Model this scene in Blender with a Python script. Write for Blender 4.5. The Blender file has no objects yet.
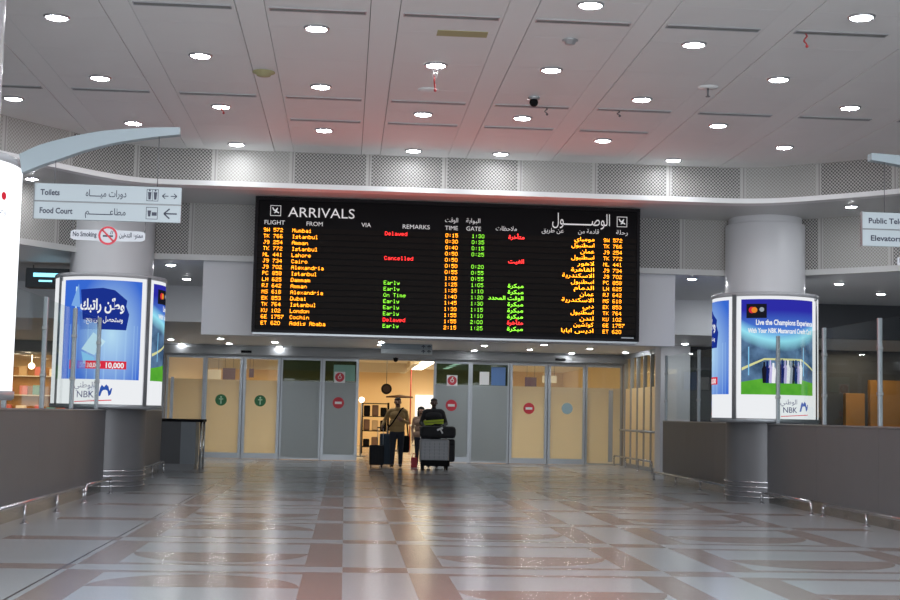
import bpy, bmesh, math, random, unicodedata
import numpy as np
from mathutils import Matrix, Vector

random.seed(7)
S = bpy.context.scene
COL = S.collection
PI = math.pi

# ------------------------------------------------------------------ camera, world, exposure
CAM_H = 1.4
F = 1343.0
def make_camera():
    r = math.radians(1.6)
    d = Vector(((345 - 450) / F, -(412 - 300) / F, -1.0)).normalized()
    c, s = math.cos(r), math.sin(r)
    q = -(c * d.x - s * d.y) / d.z
    X = Vector((c, -s, q)).normalized()
    Z = X.cross(d)
    R = Matrix((X, d, Z))            # rows: world axes seen from the camera = camera-to-world
    cam = bpy.data.cameras.new('camera')
    cam.sensor_width = 36.0
    cam.lens = F * 36.0 / 900.0
    cam.clip_end = 300
    o = bpy.data.objects.new('camera', cam)
    COL.objects.link(o)
    o.matrix_world = Matrix.Translation((0, 0, CAM_H)) @ R.to_4x4()
    S.camera = o
make_camera()
W = bpy.data.worlds.new('world'); S.world = W; W.use_nodes = True
W.node_tree.nodes['Background'].inputs[0].default_value = (0.80, 0.88, 1.0, 1)
W.node_tree.nodes['Background'].inputs[1].default_value = 1.7
S.view_settings.view_transform = 'Standard'
S.view_settings.look = 'None'
S.view_settings.gamma = 1.0
S.view_settings.use_curve_mapping = False
S.view_settings.exposure = 0.0
DOWN_MAIN, DOWN_LOW = 98.0, 150.0      # strength of the recessed lamps
LIGHTBOX = 0.88
LED = 5.5
def area(name, loc, size, power, col, rot=(0, 0, 0), sy=None):
    l = bpy.data.lights.new(name, 'AREA'); l.energy = power; l.color = col; l.size = size
    if sy: l.shape = 'RECTANGLE'; l.size_y = sy
    o = bpy.data.objects.new(name, l); COL.objects.link(o); o.location = loc; o.rotation_euler = rot
    return o
# the rows of ceiling lamps over the part of the hall behind and above the camera
area('hall_lamp', (1.7, 4.0, 5.5), 9, 1100, (0.92, 0.96, 1.0), sy=9)
area('hall_lamp', (1.7, -3.0, 5.5), 9, 800, (0.92, 0.96, 1.0), sy=6)
# unseen fill light added far behind the camera to brighten surfaces facing it
area('rear_fill_light', (1.7, -7.6, 2.9), 16, 900, (0.94, 0.97, 1.0), rot=(math.radians(97), 0, 0), sy=4.5)
# red light given off by the face of the flight board
area('board_glow', (1.69, 22.55, 3.70), 6.3, 48, (1.0, 0.10, 0.06), rot=(math.radians(-90), 0, 0), sy=1.8)
# warm ceiling lamps of the hall beyond the doors
area('inner_hall_lamp', (1.5, 44.5, 3.25), 12, 600, (1.0, 0.76, 0.46), sy=8).data.spread = math.radians(135)
area('inner_hall_lamp', (1.5, 54.5, 3.25), 12, 440, (1.0, 0.70, 0.36), sy=6).data.spread = math.radians(135)
area('window_room_lamp', (10.0, 36.8, 3.1), 2.5, 70, (1.0, 0.70, 0.38), sy=4)
area('shop_lamp', (-9.6, 41.5, 2.9), 4, 120, (1.0, 0.70, 0.40), sy=3)

# ------------------------------------------------------------------ materials
MATS = {}
def pbr(name, col, rough=0.5, metal=0.0, emit=None, strength=0.0, spec=0.5, noise=0.0, nscale=8.0):
    if name in MATS: return MATS[name]
    m = bpy.data.materials.new(name); m.use_nodes = True
    nt = m.node_tree; b = nt.nodes['Principled BSDF']
    b.inputs['Base Color'].default_value = (*col, 1)
    b.inputs['Roughness'].default_value = rough
    b.inputs['Metallic'].default_value = metal
    b.inputs['Specular IOR Level'].default_value = spec
    if emit:
        b.inputs['Emission Color'].default_value = (*emit, 1)
        b.inputs['Emission Strength'].default_value = strength
    if noise > 0:
        tc = nt.nodes.new('ShaderNodeTexCoord'); n = nt.nodes.new('ShaderNodeTexNoise')
        n.inputs['Scale'].default_value = nscale; n.inputs['Detail'].default_value = 4
        nt.links.new(tc.outputs['Object'], n.inputs['Vector'])
        mx = nt.nodes.new('ShaderNodeMix'); mx.data_type = 'RGBA'
        mx.inputs[6].default_value = (*[c * (1 - noise) for c in col], 1)
        mx.inputs[7].default_value = (*[min(1, c * (1 + noise)) for c in col], 1)
        nt.links.new(n.outputs['Fac'], mx.inputs[0]); nt.links.new(mx.outputs[2], b.inputs['Base Color'])
    MATS[name] = m
    return m
def emis(name, col, strength):
    if name in MATS: return MATS[name]
    m = bpy.data.materials.new(name); m.use_nodes = True
    nt = m.node_tree; nt.nodes.clear()
    o = nt.nodes.new('ShaderNodeOutputMaterial'); e = nt.nodes.new('ShaderNodeEmission')
    e.inputs[0].default_value = (*col, 1); e.inputs[1].default_value = strength
    nt.links.new(e.outputs[0], o.inputs[0])
    MATS[name] = m
    return m
class V:
    """a scalar node socket with arithmetic"""
    def __init__(s, nt, sock): s.nt, s.k = nt, sock
    def op(s, o, b=None, c=None):
        n = s.nt.nodes.new('ShaderNodeMath'); n.operation = o
        for i, x in enumerate((s, b, c)):
            if x is None: continue
            if isinstance(x, V): s.nt.links.new(x.k, n.inputs[i])
            else: n.inputs[i].default_value = x
        return V(s.nt, n.outputs[0])
    def __add__(s, b): return s.op('ADD', b)
    def __sub__(s, b): return s.op('SUBTRACT', b)
    def __mul__(s, b): return s.op('MULTIPLY', b)
    def __truediv__(s, b): return s.op('DIVIDE', b)
    def lt(s, b): return s.op('LESS_THAN', b)
    def gt(s, b): return s.op('GREATER_THAN', b)
    def fmod(s, b): return s.op('FLOORED_MODULO', b)
    def floor(s): return s.op('FLOOR')
    def abs(s): return s.op('ABSOLUTE')
    def sqrt(s): return s.op('SQRT')
    def mn(s, b): return s.op('MINIMUM', b)
    def mx(s, b): return s.op('MAXIMUM', b)
    def inv(s): return V.const(s, 1.0) - s
    @staticmethod
    def const(s, v):
        n = s.nt.nodes.new('ShaderNodeValue'); n.outputs[0].default_value = v
        return V(s.nt, n.outputs[0])
def coords(nt, kind='Object'):
    tc = nt.nodes.new('ShaderNodeTexCoord'); sp = nt.nodes.new('ShaderNodeSeparateXYZ')
    nt.links.new(tc.outputs[kind], sp.inputs[0])
    return [V(nt, sp.outputs[i]) for i in range(3)]
def mixc(nt, f, a, b):
    m = nt.nodes.new('ShaderNodeMix'); m.data_type = 'RGBA'
    if isinstance(f, V): nt.links.new(f.k, m.inputs[0])
    else: m.inputs[0].default_value = f
    for i, c in ((6, a), (7, b)):
        if isinstance(c, tuple): m.inputs[i].default_value = (*c, 1)
        else: nt.links.new(c, m.inputs[i])
    return m.outputs[2]
def floor_mat():
    m = bpy.data.materials.new('terrazzo'); m.use_nodes = True; nt = m.node_tree
    b = nt.nodes['Principled BSDF']
    x, y, z = coords(nt)
    p = ((x - 0.305 + 1.47).fmod(2.94) - 1.47).abs()
    yy = y - 12.15 + 1.3
    qs = yy.fmod(2.6) - 1.3
    q = qs.abs()
    even = (yy / 2.6).floor().fmod(2.0).lt(0.5)
    cross = q.lt(0.20)
    strip = p.lt(0.29); band = p.gt(0.29) * p.lt(0.63); side = p.gt(0.63)
    line = q.gt(0.22) * q.lt(0.37)
    dd = ((p - 1.47) * (p - 1.47) + (q - 1.3) * (q - 1.3)).sqrt().lt(0.84)
    left = x.lt(0.3)
    half = dd * ((left * even) + (left.inv() * qs.gt(0.0))).mn(1.0)
    pink = (strip * cross).mx(band * cross.inv()).mx(side * (line.mx(half)))
    inside = x.gt(-2.41) * x.lt(5.9)
    outer = cross * x.gt(-3.55) * x.lt(6.9)
    pink = (pink * inside).mx(outer * inside.inv())
    joint = (x + 2.41).abs().lt(0.012)
    n = nt.nodes.new('ShaderNodeTexNoise'); n.inputs['Scale'].default_value = 60; n.inputs['Detail'].default_value = 3
    n2 = nt.nodes.new('ShaderNodeTexNoise'); n2.inputs['Scale'].default_value = 1.1; n2.inputs['Detail'].default_value = 3
    tc = nt.nodes.new('ShaderNodeTexCoord')
    nt.links.new(tc.outputs['Object'], n.inputs['Vector']); nt.links.new(tc.outputs['Object'], n2.inputs['Vector'])
    white = mixc(nt, V(nt, n.outputs['Fac']), (0.27, 0.287, 0.30), (0.405, 0.423, 0.437))
    pk = mixc(nt, V(nt, n.outputs['Fac']), (0.195, 0.152, 0.136), (0.285, 0.228, 0.205))
    c = mixc(nt, pink, white, pk)
    c = mixc(nt, joint, c, (0.08, 0.07, 0.07))
    nt.links.new(c, b.inputs['Base Color'])
    rg = V(nt, n2.outputs['Fac']) * 0.04 + 0.19
    nt.links.new(rg.k, b.inputs['Roughness'])
    b.inputs['Specular IOR Level'].default_value = 0.5
    return m
def perforated_mat():
    m = bpy.data.materials.new('perforated_metal'); m.use_nodes = True; nt = m.node_tree
    b = nt.nodes['Principled BSDF']
    u, v, _ = coords(nt, 'UV')
    P = 0.058
    def grid(o):
        a = (u / P + o).fmod(1.0) - 0.5; c = (v / P + o).fmod(1.0) - 0.5
        return (a * a + c * c).sqrt()
    d = grid(0.0).mn(grid(0.5))
    hole = d.lt(0.30)
    k = (u / 1.25).floor()
    wn = nt.nodes.new('ShaderNodeTexWhiteNoise'); wn.noise_dimensions = '1D'
    nt.links.new(k.k, wn.inputs['W'])
    backed = V(nt, wn.outputs['Value']).gt(0.66)
    seam = (u.fmod(1.25) - 0.012).abs().lt(0.012)
    edge = (u.fmod(1.25) - 0.625).abs().gt(0.58)
    hole = hole * edge.inv()
    hc = mixc(nt, backed, (0.11, 0.105, 0.10), (0.30, 0.29, 0.27))
    c = mixc(nt, hole, (0.47, 0.46, 0.44), hc)
    c = mixc(nt, seam, c, (0.30, 0.29, 0.28))
    nt.links.new(c, b.inputs['Base Color']); b.inputs['Roughness'].default_value = 0.45
    return m
def glass_mat(name, tint, gloss=0.10, rough=0.02):
    m = bpy.data.materials.new(name); m.use_nodes = True; nt = m.node_tree; nt.nodes.clear()
    o = nt.nodes.new('ShaderNodeOutputMaterial'); t = nt.nodes.new('ShaderNodeBsdfTransparent')
    g = nt.nodes.new('ShaderNodeBsdfGlossy'); f = nt.nodes.new('ShaderNodeLayerWeight'); x = nt.nodes.new('ShaderNodeMixShader')
    f.inputs['Blend'].default_value = 0.5
    fac = V(nt, f.outputs['Facing']).op('POWER', 6.0) * 0.35 + 0.025
    t.inputs[0].default_value = (*tint, 1); g.inputs['Roughness'].default_value = rough
    nt.links.new(fac.k, x.inputs[0]); nt.links.new(t.outputs[0], x.inputs[1]); nt.links.new(g.outputs[0], x.inputs[2])
    nt.links.new(x.outputs[0], o.inputs[0])
    return m
def frosted_mat(name, tcol, dcol, mix):
    m = bpy.data.materials.new(name); m.use_nodes = True; nt = m.node_tree; nt.nodes.clear()
    o = nt.nodes.new('ShaderNodeOutputMaterial'); t = nt.nodes.new('ShaderNodeBsdfTranslucent')
    d = nt.nodes.new('ShaderNodeBsdfPrincipled'); x = nt.nodes.new('ShaderNodeMixShader')
    t.inputs[0].default_value = (*tcol, 1); d.inputs['Base Color'].default_value = (*dcol, 1); d.inputs['Roughness'].default_value = 0.35
    x.inputs[0].default_value = mix
    nt.links.new(t.outputs[0], x.inputs[1]); nt.links.new(d.outputs[0], x.inputs[2]); nt.links.new(x.outputs[0], o.inputs[0])
    return m

M = dict(
    ceil=pbr('ceiling_panel', (0.80, 0.80, 0.79), 0.6, noise=0.03, nscale=1.5),
    band=pbr('ceiling_band', (0.82, 0.82, 0.81), 0.6),
    gap=pbr('ceiling_gap', (0.12, 0.12, 0.12), 0.8),
    soffit=pbr('soffit_paint', (0.56, 0.56, 0.55), 0.30),
    lowceil=pbr('low_ceiling_paint', (0.70, 0.71, 0.73), 0.5),
    white=pbr('white_paint', (0.60, 0.60, 0.62), 0.5),
    colm=pbr('column_enamel', (0.72, 0.72, 0.74), 0.35),
    lip=pbr('white_lip', (0.80, 0.80, 0.80), 0.35),
    darkwall=pbr('dark_wall', (0.045, 0.048, 0.055), 0.6),
    greywall=pbr('grey_wall', (0.30, 0.305, 0.31), 0.6),
    steel=pbr('brushed_steel', (0.36, 0.365, 0.37), 0.36, 0.75),
    panel=pbr('grey_wall_panel', (0.158, 0.160, 0.168), 0.42, 0.25, noise=0.06, nscale=2.0),
    chrome=pbr('chrome', (0.56, 0.56, 0.58), 0.26, 1.0),
    alu=pbr('aluminium_frame', (0.36, 0.385, 0.41), 0.38, 0.55),
    darkalu=pbr('dark_header', (0.22, 0.225, 0.23), 0.4, 0.4),
    black=pbr('black_plastic', (0.007, 0.007, 0.008), 0.65, spec=0.08),
    rowslat=pbr('display_slat', (0.012, 0.010, 0.009), 0.7, spec=0.08),
    sign=pbr('sign_face', (0.39, 0.44, 0.465), 0.4),
    arm=pbr('arm_paint', (0.29, 0.345, 0.375), 0.4),
    ink=pbr('sign_ink', (0.03, 0.035, 0.06), 0.5),
    red=pbr('sign_red', (0.55, 0.03, 0.05), 0.5),
    green=pbr('sign_green', (0.01, 0.13, 0.04), 0.5),
    paleblue=pbr('pale_blue_sticker', (0.25, 0.37, 0.42), 0.5),
    paper=pbr('paper_white', (0.78, 0.78, 0.78), 0.5),
    hwhite=pbr('header_lettering', (0.75, 0.75, 0.75), 0.5, emit=(0.8, 0.8, 0.8), strength=0.35),
    glass=glass_mat('clear_glass', (0.95, 0.975, 0.965)),
    doorglass=glass_mat('door_glass', (0.92, 0.95, 0.93)),
    darkglass=glass_mat('smoked_door_glass', (0.23, 0.33, 0.33)),
    frost=frosted_mat('frosted_film', (0.95, 0.92, 0.86), (0.40, 0.40, 0.39), 0.18),
    greyfrost=frosted_mat('grey_frosted_film', (0.10, 0.11, 0.11), (0.36, 0.40, 0.40), 0.85),
    warmwall=pbr('warm_wall', (0.80, 0.62, 0.38), 0.6),
    cream=pbr('cream_ceiling', (0.82, 0.74, 0.58), 0.6),
    wood=pbr('orange_wood', (0.36, 0.17, 0.045), 0.4, noise=0.2, nscale=3),
    counter=pbr('pale_counter', (0.75, 0.70, 0.62), 0.4),
    yellow=pbr('stain_yellow', (0.42, 0.38, 0.20), 0.7),
    wire=pbr('red_wire', (0.45, 0.05, 0.05), 0.5),
    rope=pbr('steel_cable', (0.18, 0.18, 0.19), 0.4, 0.8),
)
M['rim'] = pbr('rim_grey', (0.55, 0.55, 0.57), 0.4); M['floor'] = floor_mat(); M['perf'] = perforated_mat()
M['lamp'] = emis('lamp_glow', (0.93, 0.96, 1.0), DOWN_MAIN)
M['lamplow'] = emis('low_lamp_glow', (0.93, 0.96, 1.0), DOWN_LOW)
M['trim'] = pbr('lamp_trim', (0.42, 0.42, 0.43), 0.35, 0.5)
M['led_o'] = emis('led_orange', (1.0, 0.30, 0.012), LED)
M['led_r'] = emis('led_red', (1.0, 0.03, 0.03), LED * 0.8)
M['led_g'] = emis('led_green', (0.30, 1.0, 0.05), 2.2)
M['warmstrip'] = emis('warm_light_strip', (1.0, 0.86, 0.62), 7.0)
M['boxwhite'] = emis('lightbox_white', (0.95, 0.97, 1.0), LIGHTBOX)
M['bluescreen'] = emis('blue_screen', (0.25, 0.75, 1.0), 2.2)

# ------------------------------------------------------------------ builders
class MB:
    def __init__(s): s.bm = bmesh.new(); s.uv = None
    def _xf(s, vs, mat, mi, smooth=False):
        if mat is not None: bmesh.ops.transform(s.bm, matrix=mat, verts=vs)
        fs = {f for v in vs for f in v.link_faces}
        for f in fs: f.material_index = mi; f.smooth = smooth
        return vs
    def box(s, x0, x1, y0, y1, z0, z1, mi=0, bevel=0.0, mat=None):
        r = bmesh.ops.create_cube(s.bm, size=1)
        m = Matrix.Translation(((x0 + x1) / 2, (y0 + y1) / 2, (z0 + z1) / 2)) @ Matrix.Diagonal((x1 - x0, y1 - y0, z1 - z0, 1))
        vs = r['verts']; s._xf(vs, m, mi)
        if bevel > 0:
            es = list({e for v in vs for e in v.link_edges})
            b = bmesh.ops.bevel(s.bm, geom=es, offset=bevel, segments=2, affect='EDGES', profile=0.5)
            vs = list(set(vs) & set(s.bm.verts)) + [v for v in b['verts']]
            vs = [v for v in set(vs) if v.is_valid]
            for f in {f for v in vs for f in v.link_faces}: f.material_index = mi
        if mat is not None: bmesh.ops.transform(s.bm, matrix=mat, verts=vs)
        return s
    def cyl(s, p0, p1, r0, r1=None, seg=16, mi=0, caps=True):
        p0, p1 = Vector(p0), Vector(p1); r1 = r0 if r1 is None else r1
        d = p1 - p0
        r = bmesh.ops.create_cone(s.bm, cap_ends=caps, segments=seg, radius1=r0, radius2=r1, depth=d.length)
        m = Matrix.Translation((p0 + p1) / 2) @ d.to_track_quat('Z', 'Y').to_matrix().to_4x4()
        s._xf(r['verts'], m, mi)
        for f in {f for v in r['verts'] for f in v.link_faces}:
            f.smooth = len(f.verts) == 4
        return s
    def ball(s, c, r, mi=0, sc=(1, 1, 1), sub=2, mat=None):
        q = bmesh.ops.create_icosphere(s.bm, subdivisions=sub, radius=1)
        m = Matrix.Translation(c) @ Matrix.Diagonal((r * sc[0], r * sc[1], r * sc[2], 1))
        if mat is not None: m = mat @ m
        s._xf(q['verts'], m, mi, True)
        return s
    def tube(s, pts, r, seg=8, mi=0):
        for a, b in zip(pts, pts[1:]): s.cyl(a, b, r, seg=seg, mi=mi)
        for p in pts[1:-1]: s.ball(p, r, mi=mi, sub=1)
        return s
    def lathe(s, prof, c=(0, 0, 0), seg=48, mi=0, a0=0.0, a1=2 * PI, axis='Z'):
        """prof: list of (r, z); swept about Z between angles (0 = -Y, towards +X)"""
        full = abs(a1 - a0 - 2 * PI) < 1e-6
        n = seg if full else seg + 1
        rows = []
        for k in range(n):
            a = a0 + (a1 - a0) * k / seg
            rows.append([s.bm.verts.new((c[0] + r * math.sin(a), c[1] - r * math.cos(a), c[2] + z)) for r, z in prof])
        for k in range(seg):
            A, B = rows[k], rows[(k + 1) % n]
            for i in range(len(prof) - 1):
                vs = [A[i], B[i], B[i + 1], A[i + 1]]
                try:
                    f = s.bm.faces.new(vs); f.material_index = mi; f.smooth = True
                except ValueError: pass
        return s
    def poly(s, pts, mi=0):
        f = s.bm.faces.new([s.bm.verts.new(p) for p in pts]); f.material_index = mi
        return s
    def prism(s, pts2, f0, f1, mi=0):
        """pts2 outline; f0/f1 map (a,b)->3D for the two caps"""
        n = len(pts2)
        A = [s.bm.verts.new(f0(*p)) for p in pts2]; B = [s.bm.verts.new(f1(*p)) for p in pts2]
        fs = [s.bm.faces.new(A), s.bm.faces.new(B[::-1])]
        for i in range(n):
            fs.append(s.bm.faces.new([A[i], A[(i + 1) % n], B[(i + 1) % n], B[i]]))
        for f in fs: f.material_index = mi
        return s
    def flat(s, vf, fn, mi=0):
        vs, fs = vf
        nv = [s.bm.verts.new(fn(x, y)) for x, y in vs]
        for f in fs:
            try:
                g = s.bm.faces.new([nv[i] for i in f]); g.material_index = mi
            except ValueError: pass
        return s
    def build(s, name, mats, parent=None, loc=None, recalc=True):
        if recalc: bmesh.ops.recalc_face_normals(s.bm, faces=s.bm.faces)
        me = bpy.data.meshes.new(name); s.bm.to_mesh(me); s.bm.free()
        for m in (mats if isinstance(mats, (list, tuple)) else [mats]): me.materials.append(m)
        o = bpy.data.objects.new(name, me); COL.objects.link(o)
        if parent is not None: o.parent = parent
        if loc is not None: o.location = loc
        return o
def tag(o, label, cat, group=None, kind=None):
    o['label'] = label; o['category'] = cat
    if group: o['group'] = group
    if kind: o['kind'] = kind
    return o
def thing(name, label, cat, loc=(0, 0, 0), group=None, rz=0):
    o = bpy.data.objects.new(name, None); COL.objects.link(o)
    o.empty_display_size = 0.1; o.location = loc; o.rotation_euler = (0, 0, rz)
    return tag(o, label, cat, group)
def struct(name, mb, mats):
    o = mb.build(name, mats); o['kind'] = 'structure'
    return o
def copy_thing(o, loc, label, group=None):
    c = o.copy(); COL.objects.link(c); c.location = loc; c['label'] = label
    if group: c['group'] = group
    for ch in list(o.children):
        d = ch.copy(); COL.objects.link(d); d.parent = c
        for g in list(ch.children):
            e = g.copy(); COL.objects.link(e); e.parent = d
    return c

# ------------------------------------------------------------------ lettering
_cur = bpy.data.curves.new('lettering_source', 'FONT')
_cuo = bpy.data.objects.new('lettering_source', _cur); COL.objects.link(_cuo)
_cur.resolution_u = 3
FORMS = {}
for cp in range(0xFE70, 0xFEFD):
    dc = unicodedata.decomposition(chr(cp))
    if dc.startswith('<'):
        k, *cs = dc.split()
        FORMS.setdefault(tuple(int(c, 16) for c in cs), {})[k[1:-1]] = chr(cp)
def arabic(t):
    out = []
    for w in t.split(' '):
        cs = []
        i = 0
        while i < len(w):
            k = (ord(w[i]), ord(w[i + 1])) if i + 1 < len(w) else None
            if k in FORMS and k[0] == 0x644: cs.append(k); i += 2
            else: cs.append((ord(w[i]),)); i += 1
        def nxt(c): return c == (0x640,) or 'initial' in FORMS.get(c, {})
        def prv(c): return c == (0x640,) or 'final' in FORMS.get(c, {})
        r = ''
        for j, c in enumerate(cs):
            if c == (0x640,): r += chr(0x640); continue
            a = j > 0 and nxt(cs[j - 1]) and prv(c)
            b = j + 1 < len(cs) and nxt(c) and prv(cs[j + 1])
            f = FORMS.get(c)
            if not f: r += ''.join(chr(x) for x in c); continue
            k = 'medial' if a and b else 'final' if a else 'initial' if b else 'isolated'
            r += f.get(k, f.get('isolated', chr(c[0])))
        out.append(r[::-1])
    return ' '.join(out[::-1])
def text(t, size=1.0, anchor='l', width=None, bold=0.0, ar=False, vc=False):
    """-> (2D vertices, faces), baseline at y=0 (or centred), scaled so that capitals are `size` high"""
    _cur.body = arabic(t) if ar else t
    _cur.offset = bold
    dg = bpy.context.evaluated_depsgraph_get(); dg.update()
    me = bpy.data.meshes.new_from_object(_cuo.evaluated_get(dg))
    v = np.array([(p.co.x, p.co.y) for p in me.vertices]) if len(me.vertices) else np.zeros((0, 2))
    fs = [tuple(p.vertices) for p in me.polygons]
    bpy.data.meshes.remove(me)
    if len(v) == 0: return [], []
    v = v * (size / 0.70)
    x0, x1 = v[:, 0].min(), v[:, 0].max()
    if width: v[:, 0] = (v[:, 0] - x0) * width / (x1 - x0) + x0; x1 = x0 + width
    v[:, 0] -= {'l': x0, 'c': (x0 + x1) / 2, 'r': x1}[anchor]
    if vc: v[:, 1] -= (v[:, 1].min() + v[:, 1].max()) / 2
    return [tuple(p) for p in v], fs
def shape(pts): return list(pts), [tuple(range(len(pts)))]
def disc2(cx, cy, r, n=24, ry=None):
    return shape([(cx + r * math.cos(2 * PI * k / n), cy + (ry or r) * math.sin(2 * PI * k / n)) for k in range(n)])
def ring2(cx, cy, r0, r1, n=28):
    vs = []; fs = []
    for k in range(n):
        a = 2 * PI * k / n
        vs += [(cx + r0 * math.cos(a), cy + r0 * math.sin(a)), (cx + r1 * math.cos(a), cy + r1 * math.sin(a))]
    for k in range(n):
        j = (k + 1) % n; fs.append((2 * k, 2 * k + 1, 2 * j + 1, 2 * j))
    return vs, fs
def rect2(x0, y0, x1, y1): return shape([(x0, y0), (x1, y0), (x1, y1), (x0, y1)])
def frame2(x0, y0, x1, y1, t):
    vs = [(x0, y0), (x1, y0), (x1, y1), (x0, y1), (x0 + t, y0 + t), (x1 - t, y0 + t), (x1 - t, y1 - t), (x0 + t, y1 - t)]
    return vs, [(0, 1, 5, 4), (1, 2, 6, 5), (2, 3, 7, 6), (3, 0, 4, 7)]
def line2(x0, y0, x1, y1, t):
    d = Vector((x1 - x0, y1 - y0)).normalized(); n = Vector((-d.y, d.x)) * t / 2
    return shape([(x0 - n.x, y0 - n.y), (x1 - n.x, y1 - n.y), (x1 + n.x, y1 + n.y), (x0 + n.x, y0 + n.y)])
# 5x7 dot matrix characters, rows top to bottom
G = {
'0': '01110 10001 10001 10001 10001 10001 01110', '1': '00100 01100 00100 00100 00100 00100 01110', '2': '01110 10001 00001 00110 01000 10000 11111',
'3': '01110 10001 00001 00110 00001 10001 01110', '4': '00010 00110 01010 10010 11111 00010 00010', '5': '11111 10000 11110 00001 00001 10001 01110',
'6': '01110 10000 10000 11110 10001 10001 01110', '7': '11111 00001 00010 00100 01000 01000 01000', '8': '01110 10001 10001 01110 10001 10001 01110',
'9': '01110 10001 10001 01111 00001 00001 01110', ':': '00000 00100 00100 00000 00100 00100 00000',
'A': '01110 10001 10001 11111 10001 10001 10001', 'C': '01110 10001 10000 10000 10000 10001 01110', 'D': '11110 10001 10001 10001 10001 10001 11110',
'E': '11111 10000 10000 11110 10000 10000 11111', 'G': '01110 10001 10000 10111 10001 10001 01110', 'H': '10001 10001 10001 11111 10001 10001 10001',
'I': '01110 00100 00100 00100 00100 00100 01110', 'J': '00111 00010 00010 00010 00010 10010 01100', 'K': '10001 10010 10100 11000 10100 10010 10001',
'L': '10000 10000 10000 10000 10000 10000 11111', 'M': '10001 11011 10101 10101 10001 10001 10001', 'N': '10001 11001 10101 10011 10001 10001 10001',
'O': '01110 10001 10001 10001 10001 10001 01110', 'P': '11110 10001 10001 11110 10000 10000 10000', 'R': '11110 10001 10001 11110 10100 10010 10001',
'S': '01111 10000 10000 01110 00001 00001 11110', 'T': '11111 00100 00100 00100 00100 00100 00100', 'U': '10001 10001 10001 10001 10001 10001 01110',
'W': '10001 10001 10001 10101 10101 11011 10001', 'a': '00000 00000 01110 00001 01111 10001 01111', 'b': '10000 10000 11110 10001 10001 10001 11110',
'c': '00000 00000 01110 10000 10000 10001 01110', 'd': '00001 00001 01111 10001 10001 10001 01111', 'e': '00000 00000 01110 10001 11111 10000 01110',
'h': '10000 10000 10110 11001 10001 10001 10001', 'i': '00100 00000 01100 00100 00100 00100 01110', 'l': '01100 00100 00100 00100 00100 00100 01110',
'm': '00000 00000 11010 10101 10101 10101 10101', 'n': '00000 00000 10110 11001 10001 10001 10001', 'o': '00000 00000 01110 10001 10001 10001 01110',
'r': '00000 00000 10110 11001 10000 10000 10000', 's': '00000 00000 01111 10000 01110 00001 11110', 't': '01000 01000 11100 01000 01000 01001 00110',
'u': '00000 00000 10001 10001 10001 10011 01101', 'x': '00000 00000 10001 01010 00100 01010 10001', 'y': '00000 00000 10001 10001 01111 00001 01110'}
def matrix_text(t, pitch):
    """dot-matrix lettering made of merged horizontal runs of lit dots, 7 pitches high"""
    vs, fs = [], []
    for i, ch in enumerate(t):
        if ch not in G: continue
        for r, row in enumerate(G[ch].split()):
            c = 0
            while c < 5:
                if row[c] == '1':
                    e = c
                    while e < 5 and row[e] == '1': e += 1
                    x0, x1 = (i * 6 + c + 0.15) * pitch, (i * 6 + e - 0.05) * pitch
                    y1 = (7 - r) * pitch; y0 = y1 - pitch * 0.74
                    k = len(vs); vs += [(x0, y0), (x1, y0), (x1, y1), (x0, y1)]; fs.append((k, k + 1, k + 2, k + 3)); c = e
                else: c += 1
    return vs, fs

# ------------------------------------------------------------------ room shell
XL, XR = -14.0, 18.0
mb = MB(); mb.box(XL, XR, -8, 62, -0.10, 0.0)
struct('floor', mb, M['floor'])
def arc_path(y0, zone):
    """curve of the stepped ceiling edge: straight across the hall, bending towards the viewer at both sides"""
    L = []
    xl, xr = zone
    for dx, dy in ((3.6, 5.4), (2.9, 3.6), (2.1, 2.15), (1.45, 1.25), (0.9, 0.55), (0.45, 0.15)): L.append((xl - dx, y0 - dy))
    n = 12
    for k in range(n + 1): L.append((xl + (xr - xl) * k / n, y0))
    for dx, dy in ((0.45, 0.07), (0.9, 0.26), (1.45, 0.68), (2.2, 1.35), (3.1, 2.4), (3.8, 3.8)): L.append((xr + dx, y0 - dy))
    return L
def smooth_path(L, n=4):
    out = []
    P = [Vector(p) for p in L]
    for i in range(len(P) - 1):
        a, b, c, d = P[max(i - 1, 0)], P[i], P[i + 1], P[min(i + 2, len(P) - 1)]
        for k in range(n):
            t = k / n
            out.append(0.5 * ((2 * b) + (c - a) * t + (2 * a - 5 * b + 4 * c - d) * t * t + (3 * b - a - 3 * c + d) * t ** 3))
    out.append(P[-1])
    return [(p.x, p.y) for p in out]
PATH1 = smooth_path(arc_path(21.80, (-3.05, 6.2)))
PATH2 = smooth_path(arc_path(23.65, (-3.6, 6.9)))
def ribbon(path, z0, z1, thick=0.03, uvflip=False):
    mb = MB(); bm = mb.bm; uv = bm.loops.layers.uv.new('UVMap')
    s = 0.0; prev = None
    for i, (x, y) in enumerate(path):
        if i: s += math.hypot(x - path[i - 1][0], y - path[i - 1][1])
        cur = (bm.verts.new((x, y, z0)), bm.verts.new((x, y, z1)), s)
        if prev:
            f = bm.faces.new([prev[0], cur[0], cur[1], prev[1]]); f.smooth = True
            for l, t in zip(f.loops, ((prev[2], 0), (cur[2], 0), (cur[2], z1 - z0), (prev[2], z1 - z0))): l[uv].uv = t
        prev = cur
    # back face gives the sheet its thickness
    prev = None
    for (x, y) in path:
        cur = (bm.verts.new((x, y + thick, z0)), bm.verts.new((x, y + thick, z1)))
        if prev: bm.faces.new([prev[1], cur[1], cur[0], prev[0]])
        prev = cur
    return mb
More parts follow.
